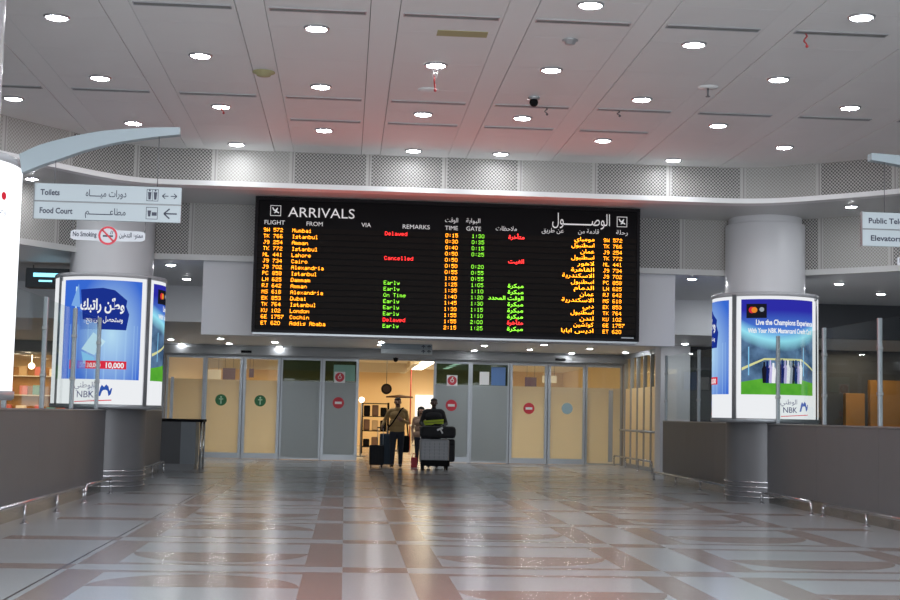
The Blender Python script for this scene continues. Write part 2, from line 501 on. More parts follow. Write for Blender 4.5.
# perforated bands with a white lip along their lower edge
o = ribbon(PATH1, 5.03, 5.62).build('trim_1', M['perf'], recalc=False); o['kind'] = 'structure'
o = ribbon(PATH2, 4.08, 5.0).build('trim_2', M['perf'], recalc=False); o['kind'] = 'structure'
def lip(path, z0, z1, dy0, dy1):
    mb = MB()
    for (a, b) in zip(path, path[1:]):
        A = [mb.bm.verts.new(p) for p in ((a[0], a[1] - dy0, z0), (b[0], b[1] - dy0, z0), (b[0], b[1] - dy0, z1), (a[0], a[1] - dy0, z1))]
        B = [mb.bm.verts.new(p) for p in ((a[0], a[1] + dy1, z0), (b[0], b[1] + dy1, z0), (b[0], b[1] + dy1, z1), (a[0], a[1] + dy1, z1))]
        mb.bm.faces.new(A); mb.bm.faces.new(B[::-1]); mb.bm.faces.new([A[0], B[0], B[1], A[1]]); mb.bm.faces.new([A[3], A[2], B[2], B[3]])
    return mb
struct('trim_3', lip(PATH1, 4.97, 5.05, 0.27, 0.03), M['lip'])
struct('trim_4', lip(PATH2, 3.99, 4.09, 0.05, 0.03), M['soffit'])
# soffit between the two bands
mb = MB()
for (a, b) in zip(PATH1, PATH1[1:]):
    mb.poly([(a[0], a[1], 5.0), (b[0], b[1], 5.0), (b[0], 25, 5.0), (a[0], 25, 5.0)])
mb.poly([(XL, PATH1[0][1], 5.0), (PATH1[0][0], PATH1[0][1], 5.0), (PATH1[0][0], 25, 5.0), (XL, 25, 5.0)])
mb.poly([(PATH1[-1][0], PATH1[-1][1], 5.0), (XR, PATH1[-1][1], 5.0), (XR, 25, 5.0), (PATH1[-1][0], 25, 5.0)])
struct('trim_5', mb, M['soffit'])
# lower ceilings: one behind the second band, one before the doors
mb = MB()
for (a, b) in zip(PATH2, PATH2[1:]):
    mb.poly([(a[0], a[1], 4.02), (b[0], b[1], 4.02), (b[0], 29.2, 4.02), (a[0], 29.2, 4.02)])
mb.poly([(XL, PATH2[0][1], 4.02), (PATH2[0][0], PATH2[0][1], 4.02), (PATH2[0][0], 29.2, 4.02), (XL, 29.2, 4.02)])
mb.poly([(PATH2[-1][0], PATH2[-1][1], 4.02), (XR, PATH2[-1][1], 4.02), (XR, 29.2, 4.02), (PATH2[-1][0], 29.2, 4.02)])
struct('trim_6', mb, M['lowceil'])
mb = MB(); mb.box(XL, XR, 29.0, 39.4, 3.25, 3.40); mb.box(XL, 9.2, 29.0, 29.15, 3.40, 4.04)
struct('trim_7', mb, M['lowceil'])
mb = MB(); mb.box(9.2, XR, 28.985, 29.15, 3.25, 4.04)
struct('trim_8', mb, M['darkwall'])
# main ceiling: rows of panels between flat bands
mb = MB()
mb.box(XL, XR, -8, 22.2, 5.66, 5.75, mi=2)
PX = 1.4135
for k in range(-8, 12):
    xb = 0.305 + PX * k
    if xb < XL + 1 or xb > XR - 1: continue
    mb.box(xb - 0.150, xb + 0.150, -8, 22.2, 5.615, 5.67, mi=1)
    yy = 5.0 if -6.5 < xb < 11 else None
    x0, x1 = xb + 0.158, xb + PX - 0.158
    if yy is None: mb.box(x0, x1, -8, 22.2, 5.61, 5.67); continue
    mb.box(x0, x1, -8, 5.196, 5.61, 5.67)
    for j in range(13):
        mb.box(x0, x1, 5.2 + 1.335 * j, 5.2 + 1.335 * (j + 1) - 0.006, 5.61, 5.67)
mb.box(XL, -9, -8, 22.2, 5.60, 5.67); mb.box(15.5, XR, -8, 22.2, 5.60, 5.67)
struct('ceiling', mb, [M['ceil'], M['band'], M['gap']])
mb = MB(); mb.box(XL - 0.2, XL, -8, 62, 0, 5.7); struct('wall_left', mb, M['greywall'])
mb = MB(); mb.box(XR, XR + 0.2, -8, 62, 0, 5.7); struct('wall_right', mb, M['darkwall'])
# the door wall: header beam, dark side walls
YD = 39.2
mb = MB(); mb.box(-5.3, 8.2, YD - 0.12, YD + 0.25, 2.93, 3.25); mb.box(-5.3, 8.2, YD - 0.30, YD - 0.12, 2.98, 3.16)
for xm in (-4.065, -2.965, -1.885, -0.69, 3.645, 4.785, 5.915, 7.04, 8.14): mb.box(xm - 0.045, xm + 0.045, YD + 0.035, YD + 0.12, 0.0, 2.94)
struct('wall_header', mb, M['darkalu'])
mb = MB(); mb.box(-7.6, -5.16, YD - 0.1, YD + 0.2, 0, 3.25); mb.box(XL, -7.6, YD - 0.1, YD + 0.2, 2.85, 3.25); mb.box(XL, -11.6, YD - 0.1, YD + 0.2, 0, 2.85)
struct('wall_back', mb, M['greywall'])
mb = MB(); mb.box(8.7, XR, 33.6, 33.8, 0, 3.25)
struct('wall_dark', mb, M['darkwall'])
mb = MB(); mb.box(-2.55, 5.87, 23.72, 24.0, 2.70, 4.02)
struct('wall_panel', mb, M['white'])
# hall beyond the doors
mb = MB(); mb.box(-5.4, 9.6, 58, 58.2, 0, 4); mb.box(-5.4, -5.2, YD + 0.2, 58, 0, 4); mb.box(9.4, 9.6, 39.4, 58, 0, 4)
struct('wall_inner', mb, M['warmwall'])
mb = MB(); mb.box(-5.4, 9.6, YD + 0.25, 58.2, 3.3, 3.4); mb.box(-5.2, 2.3, 51.5, 52.0, 2.95, 3.3); mb.box(2.3, 2.5, 46, 58, 3.1, 3.3)
struct('ceiling_inner', mb, M['cream'])
mb = MB(); mb.box(11.6, 11.8, 33.8, 39.4, 0, 3.25); mb.box(8.3, 11.8, 39.3, 39.4, 0, 3.25)
struct('wall_window_room', mb, M['warmwall'])
mb = MB(); mb.box(-13.5, -6.5, 44, 44.2, 0, 3.2); mb.box(-13.5, -6.5, 39.4, 44.2, 3.1, 3.2)
struct('wall_shop', mb, M['warmwall'])

# ------------------------------------------------------------------ recessed lamps
ORD = ['first', 'second', 'third', 'fourth', 'fifth', 'sixth', 'seventh', 'eighth', 'ninth', 'tenth']
def make_lamp(R, glow):
    t = thing('ceiling_light', 'x', 'ceiling light')
    mb = MB(); mb.lathe([(R * 0.84, -0.004), (R * 0.9, -0.022), (R, -0.018), (R * 1.06, 0.0)], seg=28); mb.build('trim_ring', M['trim'], t)
    mb = MB(); mb.lathe([(0.0005, -0.034), (R * 0.4, -0.030), (R * 0.7, -0.020), (R * 0.86, -0.006)], seg=24); mb.build('diffuser', glow, t)
    return t
rows = [(13.3, (2.39, 5.24)), (14.57, (-3.24, -0.43, 3.80)), (15.93, (-1.84, 0.98, 2.39, 5.22)), (17.24, (-3.25, -0.43, 3.80, 6.63)),
        (18.62, (-4.67, -1.84, 0.98, 2.39, 5.22)), (19.95, (-3.25, -0.43, 3.80, 6.63)), (21.28, (-1.84, 0.98, 2.39, 5.22))]
lamp0 = make_lamp(0.135, M['lamp']); used = False
NR = len(rows)
for i, (y, xs) in enumerate(rows):
    for j, x in enumerate(xs):
        back = ['nearest to the perforated band', 'second from the perforated band', 'third from the perforated band', 'fourth from the perforated band',
                'fifth from the perforated band', 'sixth from the perforated band', 'farthest from the perforated band'][NR - 1 - i]
        lab = 'round ceiling lamp, %s from left in the row %s' % (ORD[j], back)
        p = (x, y, 5.61)
        if not used: lamp0.location = p; lamp0['label'] = lab; lamp0['group'] = 'round lamps in the main ceiling'; used = True
        else: copy_thing(lamp0, p, lab)
low0 = make_lamp(0.11, M['lamplow']); used = False
lows = [((-5.07, 21.6, 5.0), 'round lamp in the flat soffit above the left hanging sign'),
        ((8.32, 21.6, 5.0), 'round lamp in the flat soffit above the right hanging sign'),
        ((-3.24, 24.7, 4.02), 'round lamp in the middle ceiling right of the left white column, upper of two'),
        ((-3.26, 27.3, 4.02), 'round lamp in the middle ceiling right of the left white column, lower of two'),
        ((6.38, 24.5, 4.02), 'round lamp in the middle ceiling left of the right white column, upper of two'),
        ((7.86, 27.8, 4.02), 'round lamp in the middle ceiling peeking out left of the right lit advert'),
        ((9.23, 24.6, 4.02), 'round lamp in the middle ceiling closest to the right white column'),
        ((10.74, 26.3, 4.02), 'round lamp in the middle ceiling farthest right, above the glass screen'),
        ((9.2, 28.2, 4.02), 'round lamp in the middle ceiling low right of the right white column')]
bl = [(-4.7, 36.4), (-4.72, 38.9), (-3.28, 35.3), (-3.28, 37.8), (-1.94, 36.5), (-1.94, 38.85), (0.9, 35.0), (0.9, 36.4),
      (3.63, 35.4), (3.63, 38.2), (5.05, 34.2), (5.05, 36.9), (6.5, 35.6), (6.5, 38.5), (7.8, 37.2)]
pairs = ['above the far left fixed pane', 'above the left green-sticker door leaf', 'above the right green-sticker door leaf', 'left of the small overhead sign',
         'above the posters right of the doorway', 'above the leaf with the dark red sticker', 'above the leaf with the pale blue sticker']
for i, (x, y) in enumerate(bl[:14]):
    lows.append(((x, y, 3.25), 'small low-ceiling lamp %s, %s of the pair' % (pairs[i // 2], 'nearer' if i % 2 == 0 else 'farther')))
lows.append(((7.8, 37.2, 3.25), 'small lamp in the low ceiling beside the tall window mullions'))
lows.append(((8.25, 32.3, 3.25), 'small lamp in the low ceiling just before the white square pillar'))
for p, lab in lows:
    if not used: low0.location = p; low0['label'] = lab; low0['group'] = 'round lamps in the lower ceilings'; used = True
    else: copy_thing(low0, p, lab)
# linear slot diffusers
def make_slot():
    t = thing('slot_diffuser', 'x', 'air vent')
    mb = MB()
    mb.box(-0.51, 0.51, -0.055, -0.045, -0.012, 0.004); mb.box(-0.51, 0.51, 0.045, 0.055, -0.012, 0.004)
    mb.box(-0.51, -0.50, -0.045, 0.045, -0.012, 0.004); mb.box(0.50, 0.51, -0.045, 0.045, -0.012, 0.004)
    mb.build('frame', M['trim'], t)
    mb = MB(); mb.box(-0.5, 0.5, -0.045, 0.045, -0.006, 0.0); mb.build('slot', M['slot'], t)
    mb = MB(); mb.box(-0.5, 0.5, -0.006, 0.006, -0.011, -0.005); mb.build('vane', M['vane'], t)
    return t
M['slot'] = pbr('slot_dark', (0.17, 0.17, 0.165), 0.7); M['vane'] = pbr('slot_vane', (0.25, 0.25, 0.24), 0.6)
slot0 = make_slot(); used = False
for y, ks, nm in ((13.92, (-2, -1, 0, 1, 2, 3, 4), 'top of the ceiling'), (17.9, (-4, -3, -2, -1, 0, 1, 2, 3, 4, 5), 'middle slot row'), (19.3, (-1, 0, 1, 2), 'slot row nearest the board')):
    for j, k in enumerate(ks):
        x = 0.305 + PX * k + PX / 2
        lab = {'top of the ceiling': 'dark linear air slot, %s from the left in the row at the picture top',
               'middle slot row': 'dark linear air slot, %s from the left in the longest, middle row',
               'slot row nearest the board': 'dark linear air slot, %s from left in the short row nearest the board'}[nm] % ORD[j]
        p = (x, y, 5.61)
        if not used: slot0.location = p; slot0['label'] = lab; slot0['group'] = 'linear air slots in the main ceiling'; used = True
        else: copy_thing(slot0, p, lab)
# small ceiling fittings
def detector(x, y, r, lab, mat, name='smoke_detector', cat='smoke detector', dome=0.03):
    mb = MB(); mb.lathe([(r, 0.0), (r, -0.012), (r * 0.75, -0.02), (r * 0.6, -0.02 - dome), (0.0005, -0.026 - dome)], seg=24)
    o = mb.build(name, mat, loc=(x, y, 5.612)); tag(o, lab, cat)
detector(-1.13, 16.62, 0.14, 'yellow stained round ceiling cap on the flat band left of centre', M['yellow'], 'ceiling_fitting', 'ceiling fitting')
detector(0.97, 17.20, 0.135, 'pale round speaker plate below the lamp with hanging wires', M['ceil'], 'ceiling_speaker', 'speaker', 0.004)
detector(2.40, 14.62, 0.09, 'small round smoke detector in the upper middle ceiling panel', M['trim'])
t = thing('security_camera', 'small dark dome camera under the ceiling right of centre', 'camera', (2.38, 17.38, 5.61))
mb = MB(); mb.lathe([(0.08, 0), (0.08, -0.03), (0.05, -0.035)], seg=20); mb.build('mount', M['trim'], t)
mb = MB(); mb.ball((0, 0, -0.07), 0.06); mb.build('dome', M['black'], t)
t = thing('sprinkler', 'ceiling sprinkler with wide round plate right of the flight board', 'sprinkler', (4.48, 16.47, 5.61))
mb = MB(); mb.lathe([(0.13, 0.0), (0.13, -0.01), (0.02, -0.02)], seg=24); mb.build('plate', M['ceil'], t)
mb = MB(); mb.cyl((0, 0, -0.015), (0, 0, -0.12), 0.012); mb.cyl((0, 0, -0.12), (0, 0, -0.126), 0.03); mb.build('head', M['rope'], t)
tag(MB().box(-0.28, 0.28, -0.11, 0.11, -0.006, 0.0).build('ceiling_patch', M['yellow'], loc=(1.18, 14.55, 5.611)), 'yellowish water stained patch plate at the top of the ceiling', 'ceiling patch')
def dangle(x, y, z, ln, lab, mat):
    mb = MB(); pts = [Vector((x + 0.02 * math.sin(k * 1.7), y, z - ln * k / 5)) for k in range(6)]
    mb.tube(pts, 0.008, seg=6); mb.ball(pts[-1], 0.018)
    o = mb.build('hanging_wire', mat); tag(o, lab, 'wire', 'loose wires under the ceiling')
t = thing('hanging_wire', 'bundle of red-white lit wires dangling under the central lamp', 'wire', (0.96, 15.80, 5.575), 'loose wires under the ceiling')
mb = MB()
for dx in (-0.04, 0.0, 0.035): mb.tube([Vector((dx, 0, 0)), Vector((dx * 0.7 + 0.01, 0, -0.09)), Vector((dx * 0.4, 0, -0.14 - abs(dx)))], 0.009, seg=6)
mb.build('strand', pbr('pale_wire', (0.8, 0.7, 0.7), 0.4), t)
mb = MB(); mb.tube([Vector((-0.01, 0, -0.13)), Vector((0, 0, -0.24)), Vector((0.01, 0, -0.30))], 0.010, seg=6); mb.ball((0.01, 0, -0.31), 0.02); mb.build('strand', M['wire'], t)
dangle(-1.80, 18.42, 5.59, 0.12, 'short red wire hanging just above a lamp at upper left', M['wire'])
dangle(4.87, 13.95, 5.60, 0.14, 'red ribbon hanging from the air slot at upper right', M['wire'])
dangle(2.62, 17.91, 5.60, 0.09, 'dark bit of wire hanging from the slot left of the dome camera lamp', M['rope'])
dangle(3.63, 17.93, 5.60, 0.07, 'tiny dark wire stub at the slot right of centre', M['rope'])

# ------------------------------------------------------------------ columns with lit adverts
def ad_material(name, kind):
    m = bpy.data.materials.new(name); m.use_nodes = True; nt = m.node_tree; nt.nodes.clear()
    o = nt.nodes.new('ShaderNodeOutputMaterial'); e = nt.nodes.new('ShaderNodeEmission'); nt.links.new(e.outputs[0], o.inputs[0])
    e.inputs[1].default_value = LIGHTBOX
    u, v, _ = coords(nt, 'UV')
    n = nt.nodes.new('ShaderNodeTexNoise'); n.inputs['Scale'].default_value = 5; n.inputs['Detail'].default_value = 5
    tc = nt.nodes.new('ShaderNodeTexCoord'); nt.links.new(tc.outputs['UV'], n.inputs['Vector'])
    if kind == 'blue':
        d = ((u - 0.64) * (u - 0.64) * 2.0 + (v - 0.45) * (v - 0.45) * 0.9).sqrt()
        g = (d * 1.55).mn(1.0)
        c = mixc(nt, g, (0.52, 0.80, 1.0), (0.045, 0.16, 0.72))
        streak = ((u * 37.0).op('SINE') * (u * 91.0).op('SINE')).gt(0.55) * v.lt(0.55) * 0.35
        c = mixc(nt, streak, c, (0.45, 0.72, 1.0))
    else:
        # stadium at night: blue sky, arc of floodlight glow, dark stands, green pitch
        arc = (u - 0.5) * (u - 0.5) * 0.5 + 0.56
        g = ((v - arc).abs() * 9.0).mn(1.0)
        sky = mixc(nt, ((v - 0.6) * 3.5).mn(1.0).mx(0.0), (0.10, 0.30, 0.85), (0.03, 0.03, 0.42))
        stands = mixc(nt, (V(nt, n.outputs['Fac']) * 2.2 - 0.55).mn(1.0).mx(0.0), (0.012, 0.03, 0.08), (0.16, 0.30, 0.50))
        c = mixc(nt, v.gt(arc), stands, sky)
        c = mixc(nt, g, (0.35, 0.85, 1.0), c)
        pitch = mixc(nt, V(nt, n.outputs['Fac']), (0.02, 0.26, 0.02), (0.20, 0.62, 0.06))
        edge = ((u - 0.5).abs()) * -0.14 + 0.20
        c = mixc(nt, v.lt(edge), c, pitch)
    nt.links.new(c, e.inputs[0])
    return m
M['ad_blue'] = ad_material('advert_blue', 'blue'); M['ad_stadium'] = ad_material('advert_stadium', 'stadium')
for nm, c in (('ad_flag', (0.012, 0.035, 0.30)), ('ad_white', (0.95, 0.97, 1.0)), ('ad_red', (0.75, 0.03, 0.06)), ('ad_pale', (0.60, 0.85, 0.98)), ('ad_navy', (0.01, 0.02, 0.14)),
              ('ad_orange', (0.9, 0.28, 0.03)), ('ad_black', (0.012, 0.012, 0.02)), ('ad_grey', (0.35, 0.40, 0.48)), ('ad_cyan', (0.25, 0.62, 0.95)), ('ad_gold', (0.75, 0.75, 0.35)), ('ad_green', (0.12, 0.55, 0.06)), ('ad_lilac', (0.55, 0.50, 0.85))):
    M[nm] = emis(nm, c, LIGHTBOX)
RB, ZB0, ZB1 = 0.92, 1.39, 3.62
def curved(mb, R, a0, a1, z0, z1, mi=0, seg=24):
    bm = mb.bm; uv = bm.loops.layers.uv.verify()
    prev = None
    for k in range(seg + 1):
        t = k / seg; a = a0 + (a1 - a0) * t
        cur = (bm.verts.new((R * math.sin(a), -R * math.cos(a), z0)), bm.verts.new((R * math.sin(a), -R * math.cos(a), z1)), t)
        if prev:
            f = bm.faces.new([prev[0], cur[0], cur[1], prev[1]]); f.material_index = mi; f.smooth = True
            for l, q in zip(f.loops, ((prev[2], 0), (cur[2], 0), (cur[2], 1), (prev[2], 1))): l[uv].uv = q
        prev = cur
def dice(vf, step=0.06):
    """cut wide flat shapes into narrow strips so that they can bend round a cylinder"""
    bm = bmesh.new(); vs = [bm.verts.new((x, y, 0)) for x, y in vf[0]]
    for f in vf[1]:
        try: bm.faces.new([vs[i] for i in f])
        except ValueError: pass
    xs = [p[0] for p in vf[0]]
    x = math.floor(min(xs) / step) * step + step
    while x < max(xs):
        bmesh.ops.bisect_plane(bm, geom=bm.verts[:] + bm.edges[:] + bm.faces[:], plane_co=(x, 0, 0), plane_no=(1, 0, 0)); x += step
    bm.verts.index_update()
    out = [(v.co.x, v.co.y) for v in bm.verts], [tuple(v.index for v in f.verts) for f in bm.faces]
    bm.free(); return out
LOGO = None
def logo_shapes(s):
    """bank logo: Arabic word over three capitals, a curved blue figure at the right and a red stroke below"""
    hump = [(0.06, 0.0), (0.10, 0.12), (0.12, 0.22), (0.16, 0.30), (0.22, 0.24), (0.27, 0.31), (0.33, 0.26), (0.36, 0.14), (0.40, 0.22), (0.43, 0.21), (0.40, 0.06), (0.36, 0.02),
            (0.34, 0.0), (0.31, 0.14), (0.27, 0.17), (0.20, 0.16), (0.17, 0.13), (0.13, 0.0)]
    sc = lambda vf, dx, dy: ([(x * s + dx * s, y * s + dy * s) for x, y in vf[0]], vf[1])
    return [(sc(text('NBK', 0.17, 'r', bold=0.01), 0, 0), 'ad_navy'), (sc(text('الوطني', 0.15, 'r', ar=True), 0, 0.26), 'ad_navy'),
            (sc(shape(hump), 0.03, 0.04), 'ad_flagblue'), (sc(line2(-0.55, -0.12, 0.45, -0.06, 0.025), 0, 0), 'ad_red')]
M['ad_fold'] = emis('ad_fold', (0.22, 0.45, 0.88), LIGHTBOX); M['ad_flagblue'] = emis('ad_flagblue', (0.03, 0.10, 0.45), LIGHTBOX)
def advert(parent, kind, a0, a1, label):
    """one curved lit poster with its print; angles from -Y towards +X"""
    mb = MB(); curved(mb, RB, a0, a1, ZB0 + 0.05, ZB1 - 0.06)
    pn = mb.build('poster', M['boxwhite'], parent, recalc=False); pn['label'] = label
    Wd = (a1 - a0) * RB; mid = (a0 + a1) / 2
    m = 0.085
    z0 = ZB0 + 0.46; z1 = ZB1 - 0.13
    mb = MB(); curved(mb, RB + 0.003, a0 + m / RB, a1 - m / RB, z0, z1)
    mb.build('picture', M['ad_blue' if kind == 'blue' else 'ad_stadium'], pn, recalc=False)
    H = z1 - z0; hw = Wd / 2 - m
    def put(name, vf, mat, lift):
        fn = lambda x, y: ((RB + lift) * math.sin(mid + x / RB), -(RB + lift) * math.cos(mid + x / RB), z0 + y)
        mb = MB(); mb.flat(dice(vf), fn); mb.build(name, M[mat], pn)
    if kind == 'blue':
        put('banner', shape([(-0.50 * hw, 0.90 * H), (0.05 * hw, 0.92 * H), (0.32 * hw, 0.90 * H), (0.62 * hw, 0.80 * H), (0.60 * hw, 0.74 * H), (0.68 * hw, 0.66 * H), (0.62 * hw, 0.50 * H), (-0.05 * hw, 0.50 * H), (-0.06 * hw, 0.56 * H), (-0.42 * hw, 0.60 * H)]), 'ad_flag', 0.006)
        put('flagpole', line2(-0.62 * hw, 0.10 * H, -0.62 * hw, 0.93 * H, 0.03), 'ad_pale', 0.006)
        put('corner_fold', shape([(-0.76 * hw, 0.74 * H), (-0.56 * hw, 0.96 * H), (-0.50 * hw, 0.72 * H)]), 'ad_fold', 0.007)
        vs, fs = text('وطّن راتبك', 0.17, 'c', width=1.05 * hw, bold=0.03, ar=True); put('lettering', ([(x + 0.03 * hw, y + 0.70 * H) for x, y in vs], fs), 'ad_white', 0.009)
        vs, fs = text('وستحصل على ربح', 0.085, 'c', width=0.86 * hw, bold=0.015, ar=True); put('lettering', ([(x + 0.1 * hw, y + 0.58 * H) for x, y in vs], fs), 'ad_white', 0.009)
        put('gift_block', shape([(-0.42 * hw, 0.30 * H), (-0.10 * hw, 0.24 * H), (0.15 * hw, 0.38 * H), (-0.14 * hw, 0.47 * H)]), 'ad_pale', 0.006)
        put('gift_block', shape([(-0.42 * hw, 0.28 * H), (-0.10 * hw, 0.22 * H), (-0.08 * hw, 0.12 * H), (-0.36 * hw, 0.16 * H)]), 'ad_cyan', 0.006)
        put('price_label', rect2(-0.30 * hw, 0.105 * H, 0.66 * hw, 0.185 * H), 'ad_red', 0.008)
        vs, fs = text('10,000', 0.085, 'l', width=0.42 * hw, bold=0.03); put('lettering', ([(x + 0.18 * hw, y + 0.117 * H) for x, y in vs], fs), 'ad_white', 0.011)
        vs, fs = text('10,000', 0.07, 'l', width=0.30 * hw, bold=0.02); put('lettering', ([(x - 0.24 * hw, y + 0.12 * H) for x, y in vs], fs), 'ad_white', 0.011)
        put('price_label', rect2(-0.74 * hw, 0.10 * H, -0.60 * hw, 0.19 * H), 'ad_red', 0.008)
        lx = -0.06 * hw
    else:
        put('badge', rect2(-0.86 * hw, 0.80 * H, -0.36 * hw, 0.95 * H), 'ad_black', 0.006)
        put('badge', disc2(-0.72 * hw, 0.885 * H, 0.055), 'ad_red', 0.009); put('badge', disc2(-0.66 * hw, 0.885 * H, 0.050), 'ad_orange', 0.0095)
        put('badge', disc2(-0.48 * hw, 0.89 * H, 0.040), 'ad_grey', 0.009)
        vs, fs = text('Live the Champions Experience', 0.088, 'l', width=1.58 * hw, bold=0.03); put('lettering', ([(x - 0.62 * hw, y + 0.73 * H) for x, y in vs], fs), 'ad_white', 0.009)
        vs, fs = text('With Your NBK Mastercard Credit Card', 0.080, 'l', width=1.74 * hw, bold=0.03); put('lettering', ([(x - 0.82 * hw, y + 0.645 * H) for x, y in vs], fs), 'ad_white', 0.009)
        put('pitch_edge', shape([(-0.98 * hw, 0.25 * H), (-0.42 * hw, 0.36 * H), (0.55 * hw, 0.36 * H), (0.98 * hw, 0.26 * H), (0.98 * hw, 0.28 * H), (0.55 * hw, 0.38 * H), (-0.42 * hw, 0.38 * H), (-0.98 * hw, 0.28 * H)]), 'ad_gold', 0.006)
        rnd = random.Random(3)
        for k in range(14):
            x = (-0.42 + 0.95 * k / 13) * hw; h = (0.20 + 0.05 * rnd.random()) * H; w = 0.032 + 0.016 * rnd.random()
            put('player', shape([(x - w * 0.6, 0.12 * H), (x + w * 0.6, 0.12 * H), (x + w, 0.14 * H + h * 0.6), (x + w * 0.4, 0.13 * H + h * 0.8), (x + w * 0.35, 0.13 * H + h), (x - w * 0.35, 0.13 * H + h), (x - w * 0.4, 0.13 * H + h * 0.8), (x - w, 0.14 * H + h * 0.6)]),
                ('ad_black', 'ad_navy', 'ad_lilac', 'ad_white', 'ad_grey')[k % 5], 0.008)
        for x in (-0.80, -0.12, 0.62): put('light_beam', line2(x * hw, 0.2 * H, x * hw, 0.50 * H, 0.02), 'ad_cyan', 0.0065)
        lx = 0.42 * hw
    for vf, mt in logo_shapes(0.62 if kind == 'blue' else 0.55):
        put('logo', ([(x + lx, y - 0.30) for x, y in vf[0]], vf[1]), mt, 0.006)
def column(x, y, side, collabel, boxlabel, kinds, top=5.0):
    t = thing('column', collabel, 'column', (x, y, 0))
    mb = MB(); mb.lathe([(0.675, 0.0), (0.675, 1.40)], seg=48); mb.build('base_cladding', M['panel'], t)
    for k in range(4):
        mb = MB(); z = 0.09 + 0.085 * k
        mb.lathe([(0.676, z - 0.02), (0.70, z - 0.012), (0.705, z), (0.70, z + 0.012), (0.676, z + 0.02)], seg=48); mb.build('bumper_ring', M['chrome'], t)
    mb = MB(); mb.lathe([(0.70, 1.40), (0.70, top - 0.14), (0.695, top - 0.12), (0.64, top - 0.12)], seg=64); mb.build('shaft', M['colm'], t)
    mb = MB(); mb.lathe([(0.645, top - 0.125), (0.645, top)], seg=64); mb.build('neck', M['colm'], t)
    b = thing('lightbox', boxlabel, 'advertising lightbox', (x, y, 0))
    mb = MB()
    mb.lathe([(0.71, ZB1 - 0.02), (RB + 0.005, ZB1 + 0.0), (RB + 0.02, ZB1 - 0.02), (RB + 0.02, ZB1 - 0.07), (RB - 0.03, ZB1 - 0.075)], seg=72); mb.build('top_rim', M['rim'], b)
    mb = MB(); mb.lathe([(RB - 0.03, ZB0 + 0.055), (RB + 0.02, ZB0 + 0.05), (RB + 0.02, ZB0), (RB, ZB0 - 0.02), (0.69, ZB0 - 0.01)], seg=72); mb.build('bottom_rim', M['alu'], b)
    divs = [math.radians(a) for a in (-51, 51, 180)]
    for a in divs:
        mb = MB(); R2 = RB + 0.022
        mb.lathe([(RB - 0.03, ZB0 + 0.03), (R2, ZB0 + 0.03), (R2, ZB1 - 0.04), (RB - 0.03, ZB1 - 0.04)], seg=4, a0=a - 0.045, a1=a + 0.045); mb.build('divider', M['alu'], b)
    g = 0.045
    advert(b, kinds[0], divs[0] + g, divs[1] - g, {'blue': 'blue poster with a dark banner of white Arabic lettering', 'stadium': 'night football stadium poster with white headline'}[kinds[0]])
    a0, a1 = (divs[1] + g, divs[2] - g) if side > 0 else (divs[2] + g - 2 * PI, divs[0] - g)
    advert(b, kinds[1], a0, a1, {'blue': 'blue poster seen edge-on', 'stadium': 'stadium poster seen edge-on'}[kinds[1]])
    a0, a1 = (divs[1] + g, divs[2] - g) if side < 0 else (divs[2] + g - 2 * PI, divs[0] - g)
    mb = MB(); curved(mb, RB, a0, a1, ZB0 + 0.05, ZB1 - 0.06); mb.build('poster', M['boxwhite'], b, recalc=False)
CXL, CXR, CY = -4.07, 7.42, 23.4
column(CXL, CY, 1, 'white round column behind the no smoking sign on the left', 'lit cylinder advert on the left column, blue banner poster in front', ('blue', 'stadium'))
column(CXR, CY, -1, 'white round column right of the flight board', 'lit cylinder advert on the right column, stadium poster in front', ('stadium', 'blue'))
# nearer column at the left picture edge with a bright white lit cylinder
NX, NY = -3.93, 12.35
t = thing('column', 'pale column cut by the left picture edge, rising to the main ceiling', 'column', (NX, NY, 0))
mb = MB(); mb.lathe([(0.675, 0.0), (0.675, 1.40)]); mb.build('base_cladding', M['panel'], t)
mb = MB(); mb.lathe([(0.70, 1.40), (0.70, 5.62)], seg=64); mb.build('shaft', M['colm'], t)
b = thing('lightbox', 'glaring white lit cylinder cut by the left picture edge', 'advertising lightbox', (NX, NY, 0))
mb = MB(); mb.lathe([(0.71, 3.62), (RB + 0.005, 3.62), (RB + 0.02, 3.60), (RB + 0.02, 3.55), (RB - 0.03, 3.545)], seg=72); mb.build('top_rim', M['rim'], b)
mb = MB(); mb.lathe([(RB - 0.03, 1.53), (RB + 0.02, 1.52), (RB + 0.02, 1.46), (RB, 1.44), (0.69, 1.44)], seg=72); mb.build('bottom_rim', M['alu'], b)
mb = MB(); mb.lathe([(RB, 1.52), (RB, 3.55)], seg=72); pn = mb.build('poster', M['boxbright'] if 'boxbright' in M else emis('lightbox_bright', (0.95, 0.97, 1.0), 1.5), b)
def on_near(name, vf, mat, a, z, lift=0.006):
    fn = lambda x, y: ((RB + lift) * math.sin(a + x / RB), -(RB + lift) * math.cos(a + x / RB), z + y)
    mb = MB(); mb.flat(dice(vf), fn); mb.build(name, M[mat], pn)
on_near('red_mark', disc2(0, 0, 0.036), 'ad_red', math.radians(70), 3.24)
on_near('lettering', text('وطن', 0.06, 'c', ar=True), 'ad_grey', math.radians(68), 3.08)
on_near('lettering', text('NBK', 0.06, 'c'), 'ad_navy', math.radians(70), 1.62)
on_near('blue_panel', rect2(-0.3, 0, 0.06, 0.5), 'ad_cyan', math.radians(40), 2.1)

